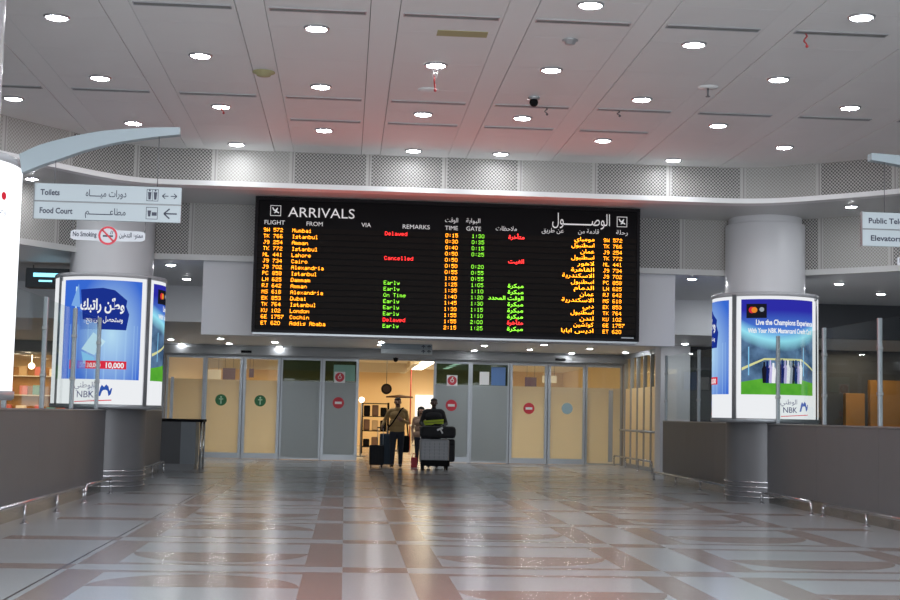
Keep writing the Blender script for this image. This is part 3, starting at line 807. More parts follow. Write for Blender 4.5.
# ------------------------------------------------------------------ arms and hanging direction signs
def arm(name, label, x0, y, sgn):
    """tapering sickle-shaped blade reaching from a column top over the hall"""
    top = [(-0.03, 3.645), (0.143, 3.734), (0.334, 3.796), (0.492, 3.839), (0.669, 3.878), (0.846, 3.903), (1.113, 3.929), (1.382, 3.942)]
    bot = [(1.384, 3.877), (1.117, 3.839), (0.851, 3.788), (0.674, 3.74), (0.499, 3.683), (0.351, 3.623), (0.169, 3.553), (0.0, 3.475)]
    pts = smooth_path(top, 3) + smooth_path(bot, 3)
    mb = MB(); mb.prism(pts, lambda a, b: (sgn * a, -0.05, b), lambda a, b: (sgn * a, 0.05, b))
    o = mb.build(name, M['arm'], loc=(x0, y, 0)); tag(o, label, 'sign arm')
    return o
YS = 12.2
arm('sign_arm', 'curved pale blue blade arm reaching right from the left lit cylinder', -2.95, YS + 0.02, 1)
arm('sign_arm', 'tip of a curved pale arm entering from the right picture edge', 6.27, YS + 0.02, -1)
def sign_board(x0, x1, ztop, label, lines, cables):
    t = thing('direction_sign', label, 'sign', ((x0 + x1) / 2, YS, ztop - 0.33))
    w = (x1 - x0) / 2
    for k in range(2):
        z1 = 0.33 - 0.165 * k - 0.004; z0 = z1 - 0.157
        mb = MB(); mb.box(-w, w, -0.015, 0.015, z0, z1, bevel=0.004)
        pl = mb.build('sign_plate', M['sign'], t)
        for s, h, xx, anc, wd, ar in lines[k]:
            mb = MB(); mb.flat(text(s, h, anc, width=wd, ar=ar, bold=0.010 if ar else 0.028), lambda x, y, z0=z0, xx=xx: (xx + x, -0.0165, z0 + 0.052 + y)); mb.build('lettering', M['ink'], pl)
        if k == 0: yield_icons = [('people', w - 0.24, z0)]
        P = lambda x, y, z0=z0: (x, -0.0165, z0 + y)
        if lines[k] and w > 0.5 and x0 < 0:
            mb = MB()
            if k == 0:
                mb.flat(frame2(w - 0.31, 0.025, w - 0.205, 0.135, 0.005), P)
                for dx in (-0.283, -0.232):
                    mb.flat(disc2(w + dx, 0.122, 0.008, 12), P); mb.flat(shape([(w + dx - 0.016, 0.108), (w + dx + 0.016, 0.108), (w + dx + 0.010, 0.04), (w + dx - 0.010, 0.04)]), P)
                mb.flat(line2(w - 0.258, 0.03, w - 0.258, 0.13, 0.004), P)
                for xa, s in ((w - 0.17, -1), (w - 0.04, 1)):
                    mb.flat(line2(xa, 0.075, xa - s * 0.055, 0.075, 0.008), P); mb.flat(line2(xa, 0.075, xa - s * 0.026, 0.098, 0.008), P); mb.flat(line2(xa, 0.075, xa - s * 0.026, 0.052, 0.008), P)
            else:
                mb.flat(frame2(w - 0.31, 0.025, w - 0.205, 0.135, 0.005), P)
                mb.flat(shape([(w - 0.296, 0.105), (w - 0.264, 0.105), (w - 0.270, 0.05), (w - 0.290, 0.05)]), P); mb.flat(rect2(w - 0.258, 0.058, w - 0.214, 0.090), P)
                xa = w - 0.15
                mb.flat(line2(xa, 0.08, xa + 0.115, 0.08, 0.013), P); mb.flat(line2(xa, 0.08, xa + 0.05, 0.125, 0.013), P); mb.flat(line2(xa, 0.08, xa + 0.05, 0.035, 0.013), P)
            mb.build('pictogram', M['ink'], pl)
    mb = MB(); mb.box(-w, w, -0.018, 0.012, 0.158, 0.167); mb.box(-w - 0.008, -w, -0.02, 0.02, 0.0, 0.33); mb.build('edge_frame', M['darkalu'], t)
    for cx, ztopc in cables:
        mb = MB(); mb.cyl((cx - (x0 + x1) / 2, 0, 0.33), (cx - (x0 + x1) / 2, 0, ztopc - (ztop - 0.33)), 0.004, seg=6); mb.build('cable', M['rope'], t)
    return t
sign_board(-2.83, -1.53, 3.395, 'two-line hanging sign for toilets and food court at left',
    [[('Toilets', 0.050, -0.60, 'l', 0.17, False), ('دورات ميـــــاه', 0.06, 0.16, 'r', 0.36, True)], [('Food Court', 0.050, -0.60, 'l', 0.29, False), ('مطاعـــــــــم', 0.06, 0.16, 'r', 0.36, True)]],
    [(-1.75, 3.88), (-2.66, 3.72)])
sign_board(4.80, 6.10, 3.385, 'two-line hanging sign for public telephones and elevators at right edge',
    [[('Public Telephones', 0.050, -0.59, 'l', 0.55, False)], [('Elevators', 0.050, -0.57, 'l', 0.30, False)]], [(5.02, 3.87), (5.9, 3.72)])
def no_smoking(x, z, y, label, wires):
    t = thing('no_smoking_sign', label, 'sign', (x, y, z))
    pts = [(-0.33, -0.03), (-0.33, 0.03), (-0.30, 0.045), (-0.10, 0.050), (0.10, 0.050), (0.30, 0.045), (0.33, 0.03), (0.33, -0.03), (0.30, -0.045), (0.10, -0.05), (-0.10, -0.05), (-0.30, -0.045)]
    mb = MB(); mb.prism(pts, lambda a, b: (a, -0.006, b), lambda a, b: (a, 0.006, b)); mb.cyl((0, -0.0065, 0), (0, 0.0065, 0), 0.088, seg=32)
    pl = mb.build('sign_plate', pbr('small_sign_white', (0.52, 0.53, 0.56), 0.5), t)
    P = lambda q: (lambda a, b: (a, q, b))
    mb = MB(); mb.flat(ring2(0, 0, 0.066, 0.085), P(-0.0085)); mb.flat(line2(-0.052, 0.052, 0.052, -0.052, 0.016), P(-0.0085)); mb.build('prohibition_ring', M['red'], pl)
    mb = MB(); mb.flat(rect2(-0.045, -0.012, 0.045, 0.004), P(-0.0075)); mb.flat(line2(0.02, 0.012, 0.03, 0.045, 0.006), P(-0.0075)); mb.flat(line2(0.035, 0.012, 0.045, 0.045, 0.006), P(-0.0075))
    mb.flat(text('No Smoking', 0.042, 'r', width=0.21, bold=0.025), lambda a, b: (a - 0.10, -0.0075, b - 0.013))
    mb.flat(text('ممنوع التدخين', 0.042, 'l', width=0.21, bold=0.025, ar=True), lambda a, b: (a + 0.10, -0.0075, b - 0.010)); mb.build('lettering', M['ink'], pl)
    for sx in (-0.315, 0.325):
        mb = MB(); mb.cyl((sx, 0, 0.03), (sx, 0, wires - z), 0.004, seg=6); mb.build('hanger', M['rope'], t)
no_smoking(-2.17, 2.935, YS, 'small white no smoking sign hung below the toilets sign', 3.066)
no_smoking(5.47, 2.925, YS, 'small hanging sign below the elevators sign at the right edge', 3.056)

# ------------------------------------------------------------------ flight board
BX, BY, BZ = 1.685, 22.6, 2.70
board = thing('flight_board', 'large black arrivals board with rows of glowing orange flight data', 'flight information board', (BX, BY, BZ))
HW = 3.285
mb = MB(); mb.box(-HW, HW, 0.02, 0.26, 0.0, 2.29, bevel=0.01); mb.build('casing', M['black'], board)
mb = MB(); mb.box(-HW, HW, -0.015, 0.02, 0.0, 0.045); mb.box(-HW, HW, -0.015, 0.02, 2.245, 2.29); mb.box(-HW, -HW + 0.05, -0.015, 0.02, 0.045, 2.245); mb.box(HW - 0.05, HW, -0.015, 0.02, 0.045, 2.245)
mb.build('bezel', pbr('bezel', (0.012, 0.011, 0.013), 0.5, spec=0.1), board)
mb = MB(); mb.box(-HW + 0.02, HW - 0.02, -0.005, 0.22, -0.035, -0.002); mb.build('bottom_ledge', M['alu'], board)
for sx in (-2.2, 2.2):
    mb = MB(); mb.box(sx - 0.08, sx + 0.08, 0.26, 1.11, 1.05, 1.20); mb.build('wall_bracket', M['steel'], board)
X = lambda wx: wx - BX
ZR0, PZ = 4.43 - BZ, 0.1047
hp = lambda x0, z0: (lambda a, b: (x0 + a, 0.017, z0 + b))
def heading(s, h, wx, wz, anc='c', width=None, ar=False, bold=0.0):
    mb = MB(); mb.flat(text(s, h, anc, width=width, ar=ar, bold=bold), hp(X(wx), wz - BZ)); mb.build('heading', M['hwhite'], board)
heading('ARRIVALS', 0.165, -1.05, 4.665, 'l', 1.12)
heading('الوصـــــــــول', 0.20, 4.45, 4.68, 'r', 1.0, True)
for s, wx, wz, w in (('FLIGHT', -1.10, 4.525, 0.34), ('FROM', -0.60, 4.52, 0.27), ('VIA', 0.27, 4.53, 0.16), ('REMARKS', 1.12, 4.525, 0.46), ('TIME', 1.72, 4.525, 0.22), ('GATE', 2.10, 4.525, 0.25)):
    heading(s, 0.072, wx - (0.17 if s == 'FLIGHT' else 0), wz, 'c', w)
for s, wx, wz, w in (('الوقت', 1.72, 4.66, 0.22), ('البوابة', 2.09, 4.66, 0.24), ('ملاحظات', 2.66, 4.545, 0.36), ('عن طريق', 3.46, 4.54, 0.38), ('قادمة من', 4.08, 4.54, 0.36), ('رحلة', 4.66, 4.54, 0.2)):
    heading(s, 0.075, wx, wz, 'c', w, True)
for wx in (-1.26, 4.66):
    mb = MB(); mb.flat(frame2(-0.09, -0.09, 0.09, 0.09, 0.010), hp(X(wx), 4.76 - BZ))
    mb.flat(shape([(-0.06, 0.045), (-0.045, 0.05), (-0.02, 0.012), (0.05, -0.028), (0.062, -0.045), (0.045, -0.048), (-0.04, -0.002)]), hp(X(wx), 4.765 - BZ))
    mb.flat(shape([(-0.01, 0.006), (0.025, 0.045), (0.038, 0.042), (0.022, -0.012)]), hp(X(wx), 4.765 - BZ)); mb.flat(shape([(0.0, -0.012), (-0.03, -0.045), (-0.018, -0.048), (0.03, -0.028)]), hp(X(wx), 4.765 - BZ))
    mb.build('arrival_pictogram', M['hwhite'], board)
mb = MB(); mb.box(HW - 0.30, HW - 0.09, 0.010, 0.019, 0.055, 0.072); mb.build('maker_plate', M['alu'], board)
IST, EARLY, LATE = 'اسطنبول', 'مبكرة', 'متأخرة'
FL = [('9W 572', 'Mumbai', 'Delayed', '0:15', '1:30', LATE, 'مومباي'), ('TK 766', 'Istanbul', '', '0:30', '0:35', '', IST), ('J9 254', 'Amman', '', '0:40', '0:15', '', 'عمان'),
      ('TK 772', 'Istanbul', '', '0:50', '0:25', '', IST), ('NL 441', 'Lahore', 'Cancelled', '0:50', '', 'الغيت', 'لاهور'), ('J9 734', 'Cairo', '', '0:50', '0:20', '', 'القاهرة'),
      ('J9 702', 'Alexandria', '', '0:55', '0:55', '', 'الاسكندرية'), ('PC 858', 'Istanbul', '', '1:00', '0:55', '', IST), ('LH 625', 'Dammam', 'Early', '1:25', '1:05', EARLY, 'الدمام'),
      ('RJ 642', 'Amman', 'Early', '1:35', '1:10', EARLY, 'عمان'), ('MS 618', 'Alexandria', 'On Time', '1:40', '1:20', 'الوقت المحدد', 'الاسكندرية'), ('EK 853', 'Dubai', 'Early', '1:45', '1:30', EARLY, 'دبي'),
      ('TK 764', 'Istanbul', 'Early', '1:30', '1:15', EARLY, IST), ('KU 102', 'London', 'Early', '1:55', '1:10', EARLY, 'لندن'), ('6E 1757', 'Cochin', 'Delayed', '1:55', '2:00', LATE, 'كوتشين'),
      ('ET 620', 'Addis Ababa', 'Early', '2:15', '1:25', EARLY, 'اديس ابابا')]
DP = 0.0092
for i, (fl, city, rem, tm, gt, arem, acity) in enumerate(FL):
    zc = ZR0 - PZ * i
    mb = MB(); mb.box(-HW + 0.055, HW - 0.055, 0.006, 0.0195, zc - 0.040, zc + 0.042)
    row = mb.build('display_row', M['rowslat'], board)
    P = lambda wx, dz: (lambda a, b: (X(wx) + a, 0.0045, zc + dz + b))
    b0 = -3.5 * DP
    remc = M['led_r'] if rem in ('Delayed', 'Cancelled') else M['led_g']
    def field(name, vf, fn, m):
        mb = MB(); mb.flat(vf, fn); mb.build(name, m, row)
    field('flight_number', matrix_text(fl, DP), P(-1.45, b0), M['led_o']); field('city', matrix_text(city, DP), P(-0.97, b0), M['led_o'])
    if rem: field('remark', matrix_text(rem, DP), P(0.59, b0), remc)
    field('time', matrix_text(tm, DP), P(1.62, b0), M['led_o'])
    if gt: field('gate_time', matrix_text(gt, DP), P(2.07, b0), M['led_g'])
    if arem: field('arabic_remark', text(arem, 0.066, 'r', width=0.60 if ' ' in arem else 0.27, bold=0.008, ar=True), P(2.97, b0 + 0.008), remc)
    field('arabic_city', text(acity, 0.068, 'r', width=0.052 * len(acity) + 0.03, bold=-0.004, ar=True), P(4.18, b0 + 0.008), M['led_o'])
    field('flight_number', matrix_text(fl, DP), P(4.34, b0), M['led_o'])

# ------------------------------------------------------------------ low barrier walls, glass screens, bumper rails
def barrier(name_l, x0, x1, y0, y1):
    t = thing('barrier_wall', name_l, 'barrier wall', ((x0 + x1) / 2, (y0 + y1) / 2, 0))
    h = (x1 - x0) / 2; d = (y1 - y0) / 2
    mb = MB(); n = max(1, round((y1 - y0) / 2.4))
    for k in range(n): mb.box(-h, h, -d + 2 * d * k / n + 0.002, -d + 2 * d * (k + 1) / n - 0.002, 0.19, 1.335)
    mb.build('cladding', M['panel'], t)
    mb = MB(); mb.box(-h - 0.012, h + 0.012, -d, d, 1.335, 1.36, bevel=0.006); mb.build('top_cap', M['steel'], t)
    mb = MB(); mb.box(-h + 0.03, h - 0.03, -d, d, 0.0, 0.19); mb.build('plinth', pbr('plinth_steel', (0.42, 0.40, 0.37), 0.22, 1.0), t)
barrier('grey low barrier wall in the left foreground', -4.07, -3.95, 13.05, 22.70)
barrier('short grey barrier wall behind the left advert column', -4.07, -3.95, 24.10, 29.6)
barrier('grey low barrier wall in the right foreground', 7.26, 7.38, 13.05, 22.75)
barrier('grey low barrier wall behind the right advert column', 7.26, 7.38, 24.05, 30.4)
def screen(label, x, ys, z1=2.83, side=1):
    t = thing('glass_screen', label, 'glass screen', (x, ys[0], 1.36))
    for a, b in zip(ys, ys[1:]):
        mb = MB(); mb.box(-0.005, 0.005, a - ys[0] + 0.03, b - ys[0] - 0.03, 0.03, z1 - 1.36); mb.build('pane', M['glass'], t)
    for y in ys:
        p = MB(); p.box(-0.03, 0.03, y - ys[0] - 0.028, y - ys[0] + 0.028, 0.0, z1 - 1.36 + 0.02, bevel=0.008); po = p.build('post', M['alu'], t)
        for zz in (0.42, 1.05):
            mb = MB(); mb.box(-0.036, 0.036, y - ys[0] - 0.042, y - ys[0] + 0.042, zz, zz + 0.05, bevel=0.006); mb.build('clamp', M['steel'], po)
screen('clear glass screen with steel posts on the left barrier wall', -4.03, (14.2, 16.3, 18.3, 20.25, 22.25))
screen('clear glass screen with steel posts on the right barrier wall', 7.32, (13.6, 15.8, 17.98, 20.14, 22.36))
screen('greenish glass screen on the barrier wall beyond the right column', 7.32, (24.6, 27.5, 30.35))
def rail(label, x, y0, y1, z, nleg, out):
    t = thing('bumper_rail', label, 'bumper rail', (x, y0, 0), 'chrome bumper rails along the barrier walls')
    mb = MB(); r = 0.024
    mb.tube([Vector((0, 0, z - 0.10)), Vector((0, 0.02, z - 0.03)), Vector((0, 0.07, z)), Vector((0, y1 - y0 - 0.07, z)), Vector((0, y1 - y0 - 0.02, z - 0.03)), Vector((0, y1 - y0, z - 0.10))], r, seg=12)
    mb.build('rail', M['chrome'], t)
    for k in range(nleg):
        yy = (y1 - y0) * k / (nleg - 1)
        mb = MB(); mb.cyl((0, yy, 0.0), (0, yy, z - 0.02), 0.020, seg=12); mb.cyl((0, yy, 0.0), (0, yy, 0.012), 0.05, seg=16); mb.build('leg', M['chrome'], t)
rail('chrome bumper rail at the left barrier, the one ending at the column', -3.75, 20.15, 22.30, 0.25, 2, 1)
rail('chrome bumper rail at the left barrier, nearest the picture edge', -3.75, 14.6, 20.00, 0.25, 4, 1)
rail('chrome bumper rail at the right barrier, the one ending at the column', 7.10, 20.1, 22.55, 0.19, 2, -1)
rail('chrome bumper rail at the right barrier, nearest the picture edge', 7.10, 14.6, 19.6, 0.19, 4, -1)
rail('chrome bumper rail behind the right advert column', 7.04, 24.3, 30.3, 0.19, 4, -1)
rail('chrome bumper rail behind the left advert column', -3.85, 24.3, 29.4, 0.25, 4, 1)

# ------------------------------------------------------------------ glazed door wall
nd = [0]; nw = [0]
def leaf(x0, x1, kind, stickers=(), y=YD, door=True, z1=2.93, strip=None):
    if door: nd[0] += 1; nm = 'door_%d' % nd[0]
    else: nw[0] += 1; nm = 'window_%d' % nw[0]
    cx = (x0 + x1) / 2; h = (x1 - x0) / 2
    fw = 0.075 if door else 0.045; fb = 0.17 if door else 0.06
    mb = MB()
    mb.box(-h, -h + fw, -0.03, 0.03, 0.01, z1); mb.box(h - fw, h, -0.03, 0.03, 0.01, z1)
    mb.box(-h + fw, h - fw, -0.03, 0.03, 0.01, fb); mb.box(-h + fw, h - fw, -0.03, 0.03, z1 - 0.06, z1)
    o = mb.build(nm, M['alu'], loc=(cx, y, 0)); o['kind'] = 'structure'
    ins = h - fw
    mb = MB(); mb.box(-ins, ins, -0.006, 0.006, fb, z1 - 0.06); mb.build('glass_pane', M['doorglass'] if kind == 'warm' else M['darkglass'], o)
    mb = MB(); mb.box(-ins, ins, -0.011, -0.008, fb, 2.26); mb.build('frosted_film', M['frost'] if kind == 'warm' else M['greyfrost'], o)
    if strip:
        mb = MB(); mb.box(strip[0] - cx, strip[1] - cx, -0.030, -0.013, strip[2], strip[3]); mb.build('edge_strip', M['alu'], o)
    for s, sx, sz in stickers:
        P = lambda q: (lambda a, b: (sx - cx + a, q, sz + b))
        if s == 'square':
            mb = MB(); mb.flat(rect2(-0.155, -0.16, 0.155, 0.16), P(-0.013)); st = mb.build('sticker', M['paper'], o)
            mb = MB(); mb.flat(disc2(0, 0, 0.135), P(-0.015)); mb.build('sign_disc', M['red'], st)
            mb = MB(); mb.flat(ring2(0, 0, 0.035, 0.055, 16), P(-0.017)); mb.flat(line2(-0.01, 0.04, 0.02, 0.10, 0.03), P(-0.017)); mb.build('mark', M['paper'], st)
            continue
        mb = MB(); mb.flat(disc2(0, 0, 0.165, 32), P(-0.013)); st = mb.build('sticker', M[{'red': 'red', 'darkred': 'red', 'green': 'green', 'blue': 'paleblue'}[s]], o)
        if s in ('red', 'darkred'):
            mb = MB(); mb.flat(rect2(-0.10, -0.035, 0.10, 0.035), P(-0.015)); mb.build('mark', M['paper'], st)
        if s == 'green':
            mb = MB(); mb.flat(disc2(0, 0.085, 0.028, 14), P(-0.015)); mb.flat(line2(-0.06, 0.03, 0.06, 0.03, 0.03), P(-0.015)); mb.flat(line2(0, 0.04, 0, -0.11, 0.032), P(-0.015)); mb.build('mark', pbr('pale_green', (0.5, 0.7, 0.5), 0.5), st)
    return o
leaf(-5.14, -4.07, 'warm', door=False, strip=(-5.02, -4.93, 0.10, 2.3))
leaf(-4.06, -2.98, 'warm', [('green', -3.57, 1.67)]); leaf(-2.95, -1.90, 'warm', [('green', -2.45, 1.67)])
leaf(-1.87, -0.70, 'grey', door=False)
leaf(-0.68, 0.37, 'grey', [('red', -0.20, 1.66), ('square', -0.18, 2.40)], y=YD - 0.07)
leaf(2.55, 3.64, 'grey', [('red', 3.08, 1.66), ('square', 3.09, 2.38)], y=YD - 0.07)
w4 = leaf(3.65, 4.77, 'grey', door=False)
leaf(4.80, 5.90, 'warm', [('darkred', 5.37, 1.62)]); leaf(5.93, 7.03, 'warm', [('blue', 6.50, 1.64)])
leaf(7.05, 8.12, 'warm', door=False, strip=(7.73, 7.86, 0.10, 2.2))
for i, (x0, x1, z0, z1, mt, lab) in enumerate(((3.90, 4.18, 2.28, 2.66, 'paper', 'white notice stuck at the top of the grey pane beside the doorway'), (4.24, 4.66, 2.27, 2.80, 'poster_blue', 'blue poster stuck beside the white notice on the grey pane'))):
    if mt == 'poster_blue': M[mt] = pbr('poster_blue', (0.10, 0.22, 0.50), 0.4)
    mb = MB(); mb.box(x0, x1, YD - 0.022, YD - 0.018, z0, z1); tag(mb.build('notice', M[mt]), lab, 'notice')
mb = MB(); mb.box(-0.36, 0.26, YD - 0.0815, YD - 0.0785, 2.30, 2.76); tag(mb.build('notice', pbr('poster_green', (0.20, 0.42, 0.33), 0.4)), 'pale green poster at the top of the left open door leaf', 'notice')
t = thing('sliding_door_sensor', 'black dome sensor under the header above the open doorway', 'sensor', (1.42, YD - 0.33, 2.99))
mb = MB(); mb.ball((0, 0, -0.05), 0.07); mb.build('dome', M['black'], t)
mb = MB(); mb.cyl((0, 0, -0.02), (0, 0, 0.0), 0.08); mb.build('mount', M['black'], t)
for x, lab in ((-3.0, 'black door sensor on the header above the green-sticker doors'), (6.1, 'black door sensor on the header above the right warm-lit doors')):
    mb = MB(); mb.box(x - 0.02, x + 0.28, YD - 0.36, YD - 0.30, 3.03, 3.10, bevel=0.01); tag(mb.build('door_sensor', M['black']), lab, 'sensor')
t = thing('direction_sign', 'small two-tone sign with arrows hanging over the open doorway', 'sign', (1.60, 36.0, 2.985))
mb = MB(); mb.box(-0.69, 0.69, -0.04, 0.04, 0.0, 0.12, bevel=0.006); mb.build('lower_plate', M['sign'], t)
mb = MB(); mb.box(-0.69, 0.69, -0.04, 0.04, 0.125, 0.265, bevel=0.006); up = mb.build('upper_plate', pbr('sign_grey', (0.30, 0.36, 0.40), 0.4), t)
mb = MB()
for zz in (0.03, 0.16):
    for xx in (0.45, 0.60):
        mb.flat(line2(xx, 0, xx, 0.075, 0.02), lambda a, b: (a, -0.0415, zz + b)); mb.flat(line2(xx, 0.08, xx - 0.05, 0.035, 0.02), lambda a, b: (a, -0.0415, zz + b)); mb.flat(line2(xx, 0.08, xx + 0.05, 0.035, 0.02), lambda a, b: (a, -0.0415, zz + b))
mb.build('arrow', M['ink'], up)
# tall window wall at the right end, white pillar
nw[0] += 1
mb = MB()
for y in (33.95, 34.75, 35.6, 36.45, 37.3, 38.15, 39.0): mb.box(-0.05, 0.05, y - 0.04, y + 0.04, 0.0, 3.25)
mb.box(-0.045, 0.045, 33.95, 39.0, 0.0, 0.10); mb.box(-0.045, 0.045, 33.95, 39.0, 3.12, 3.25)
o = mb.build('window_%d' % nw[0], M['alu'], loc=(8.20, 0, 0)); o['kind'] = 'structure'
mb = MB(); mb.box(-0.006, 0.006, 33.95, 39.0, 0.10, 3.12); mb.build('glass_pane', M['doorglass'], o)
mb = MB(); mb.box(-0.012, -0.008, 34.0, 39.0, 0.10, 2.25); mb.build('frosted_film', M['frost'], o)
t = thing('handrail', 'grey handrail along the tall window mullions at right', 'handrail', (8.02, 34.1, 0))
mb = MB(); mb.cyl((0, 0, 1.05), (0, 4.8, 1.05), 0.03); mb.build('rail', M['alu'], t)
for k in range(3):
    mb = MB(); mb.cyl((0, 0.1 + 2.3 * k, 1.05), (0.13, 0.1 + 2.3 * k, 1.0), 0.015); mb.build('bracket', M['alu'], t)
rail('chrome bumper rail before the tall window mullions at right', 7.85, 34.0, 38.9, 0.30, 4, -1)
mb = MB(); mb.box(7.86, 8.62, 33.2, 33.8, 0.0, 3.25, bevel=0.01); tag(mb.build('pillar', M['white']), 'white square pillar beside the tall window mullions', 'pillar')

# ------------------------------------------------------------------ desk, monitor, shop at left, right side fittings
t = thing('inspection_desk', 'dark desk with a glass end at the left before the green-sticker doors', 'desk', (-3.83, 31.6, 0))
mb = MB(); mb.box(-0.42, 0.10, -0.35, 0.35, 0.14, 1.10); mb.build('body', M['black2'] if 'black2' in M else pbr('desk_black', (0.05, 0.05, 0.055), 0.4), t)
mb = MB(); mb.box(0.10, 0.44, -0.35, 0.35, 0.14, 1.10); mb.build('side_panel', pbr('desk_grey', (0.17, 0.19, 0.21), 0.4), t)
mb = MB(); mb.box(-0.46, 0.60, -0.40, 0.40, 1.10, 1.16, bevel=0.01); mb.build('worktop', M['black'], t)
mb = MB(); mb.box(-0.40, 0.42, -0.32, 0.32, 0.0, 0.14); mb.build('plinth', M['panel'], t)
for yy in (-0.34, 0.34):
    mb = MB(); mb.cyl((0.55, yy, 0), (0.55, yy, 1.10), 0.022); mb.build('leg', M['chrome'], t)
mb = MB(); mb.box(0.543, 0.557, -0.32, 0.32, 0.12, 1.05); mb.build('glass_side', M['glass'], t)
t = thing('hanging_monitor', 'dark hanging monitor with a blue lit screen behind the left column', 'monitor', (-5.3, 25.0, 3.55))
mb = MB(); mb.box(-0.60, 0.60, 0.0, 0.30, 0.0, 0.36, bevel=0.01); mb.build('casing', pbr('monitor_case', (0.03, 0.035, 0.04), 0.5), t)
mb = MB(); mb.box(-0.46, 0.10, -0.006, 0.0, 0.20, 0.27); mb.box(-0.36, -0.12, -0.006, 0.0, 0.11, 0.14); mb.build('screen', M['bluescreen'], t)
for sx in (-0.5, 0.5):
    mb = MB(); mb.cyl((sx, 0.15, 0.36), (sx, 0.15, 0.43), 0.012, seg=8); mb.build('rod', M['rope'], t)
rnd = random.Random(11)
t = thing('shop_display', 'warm lit shop display far behind the left barrier wall', 'shop display', (-9.6, 43.4, 0))
mb = MB(); mb.box(-2.6, 2.6, 0, 0.5, 0, 2.6); mb.build('cabinet', M['wood'], t)
for k in range(4):
    mb = MB(); mb.box(-2.6, 2.6, -0.25, 0.0, 0.5 + 0.6 * k, 0.53 + 0.6 * k); mb.build('shelf', M['counter'], t)
cols = [pbr('goods_%s' % n, c, 0.5) for n, c in (('tan', (0.5, 0.35, 0.2)), ('rose', (0.6, 0.15, 0.15)), ('ivory', (0.8, 0.75, 0.65)), ('teal', (0.1, 0.3, 0.32)), ('umber', (0.15, 0.08, 0.05)))]
for k in range(4):
    for j in range(11):
        w = 0.12 + 0.05 * rnd.random(); h = 0.2 + 0.22 * rnd.random(); x = -2.4 + 0.46 * j + 0.1 * rnd.random()
        mb = MB(); mb.box(-w, w, -0.08, 0.08, 0, h, bevel=0.02)
        o = mb.build('boxed_goods', cols[rnd.randrange(5)], loc=(-9.6 + x, 43.27, 0.53 + 0.6 * k)); tag(o, 'small boxed goods on the lit shop shelves behind the left barrier', 'goods', 'boxed goods on the shop shelves')
for k, x in enumerate((-10.6, -9.6, -8.6)):
    mb = MB(); mb.ball((0, 0, 0), 0.10); mb.cyl((0, 0, 0.09), (0, 0, 0.5), 0.01, seg=6)
    o = mb.build('pendant_lamp', emis('pendant_glow', (1.0, 0.75, 0.45), 9), loc=(x, 42.0, 2.6)); tag(o, 'small warm pendant lamp in the shop, %s of three' % ('leftmost', 'middle', 'rightmost')[k], 'lamp', 'pendant lamps in the shop')
for x, w, z1, lab in ((12.95, 0.5, 2.15, 'orange lit wooden panel behind the right glass screen, left one'), (13.75, 0.8, 2.5, 'orange lit wooden panel behind the right glass screen, right one')):
    mb = MB(); mb.box(x - w / 2, x + w / 2, 33.4, 33.6, 0.0, z1, bevel=0.01); tag(mb.build('wood_panel', M['wood']), lab, 'panel')
area('wood_panel_lamp', (12.9, 32.6, 3.2), 1.2, 28, (1.0, 0.8, 0.55))
t = thing('kiosk', 'dark kiosk with a pale top far behind the right glass screen', 'kiosk', (14.6, 32.4, 0))
mb = MB(); mb.box(-0.5, 0.5, -0.3, 0.3, 0, 1.5, bevel=0.03); mb.build('body', M['black'], t)
mb = MB(); mb.box(-0.55, 0.55, -0.35, 0.35, 1.5, 1.58, bevel=0.02); mb.build('top', M['steel'], t)
mb = MB(); mb.cyl((0, 0, 1.58), (0, 0, 2.2), 0.05); mb.ball((0, 0, 2.25), 0.14); mb.build('post', M['steel'], t)

# ------------------------------------------------------------------ inner hall seen through the doorway
mb = MB(); mb.box(2.75, 3.20, 43.0, 57.0, 3.25, 3.298); o = mb.build('light_strip', M['warmstrip']); tag(o, 'long glowing strip light in the ceiling of the hall beyond the doorway', 'strip light')
for k in range(8):
    mb = MB(); mb.cyl((0, 0, -0.02), (0, 0, 0.0), 0.13, seg=16)
    o = mb.build('spotlight', M['warmstrip'], loc=(4.15, 44.5 + 1.6 * k, 3.30)); tag(o, 'round ceiling spotlight in the diagonal row beyond the doorway', 'spotlight', 'spotlights beyond the doorway')
t = thing('hanging_clock', 'round black clock hanging in the hall beyond the doorway', 'clock', (1.45, 48.0, 2.25))
mb = MB(); mb.cyl((0, -0.05, 0), (0, 0.05, 0), 0.19, seg=28); mb.build('case', M['black'], t)
mb = MB(); mb.cyl((0, 0, 0.16), (0, 0, 1.05), 0.012, seg=6); mb.build('rod', M['rope'], t)
mb = MB(); mb.cyl((0, -0.056, 0), (0, -0.05, 0), 0.13, seg=28); mb.build('dial', pbr('dial', (0.02, 0.01, 0.01), 0.9), t)
t = thing('globe_lamp', 'white glowing globe at the left edge of the open doorway', 'lamp', (0.52, 43.0, 0))
mb = MB(); mb.ball((0, 0, 1.80), 0.09, sub=3); mb.build('globe', emis('globe_glow', (1.0, 0.9, 0.75), 4), t)
mb = MB(); mb.cyl((0, 0, 0.0), (0, 0, 1.68), 0.025); mb.cyl((0, 0, 0.0), (0, 0, 0.03), 0.16); mb.build('stand', M['rope'], t)
t = thing('goods_rack', 'dark goods rack seen left of the tan-shirted man', 'rack', (1.05, 47.0, 0))
for sx in (-0.45, 0.45):
    mb = MB(); mb.box(sx - 0.03, sx + 0.03, -0.25, 0.25, 0, 1.75); mb.build('upright', M['black'], t)
for z in (0.2, 0.75, 1.25, 1.7):
    mb = MB(); mb.box(-0.45, 0.45, -0.25, 0.25, z, z + 0.03); mb.build('shelf', M['black'], t)
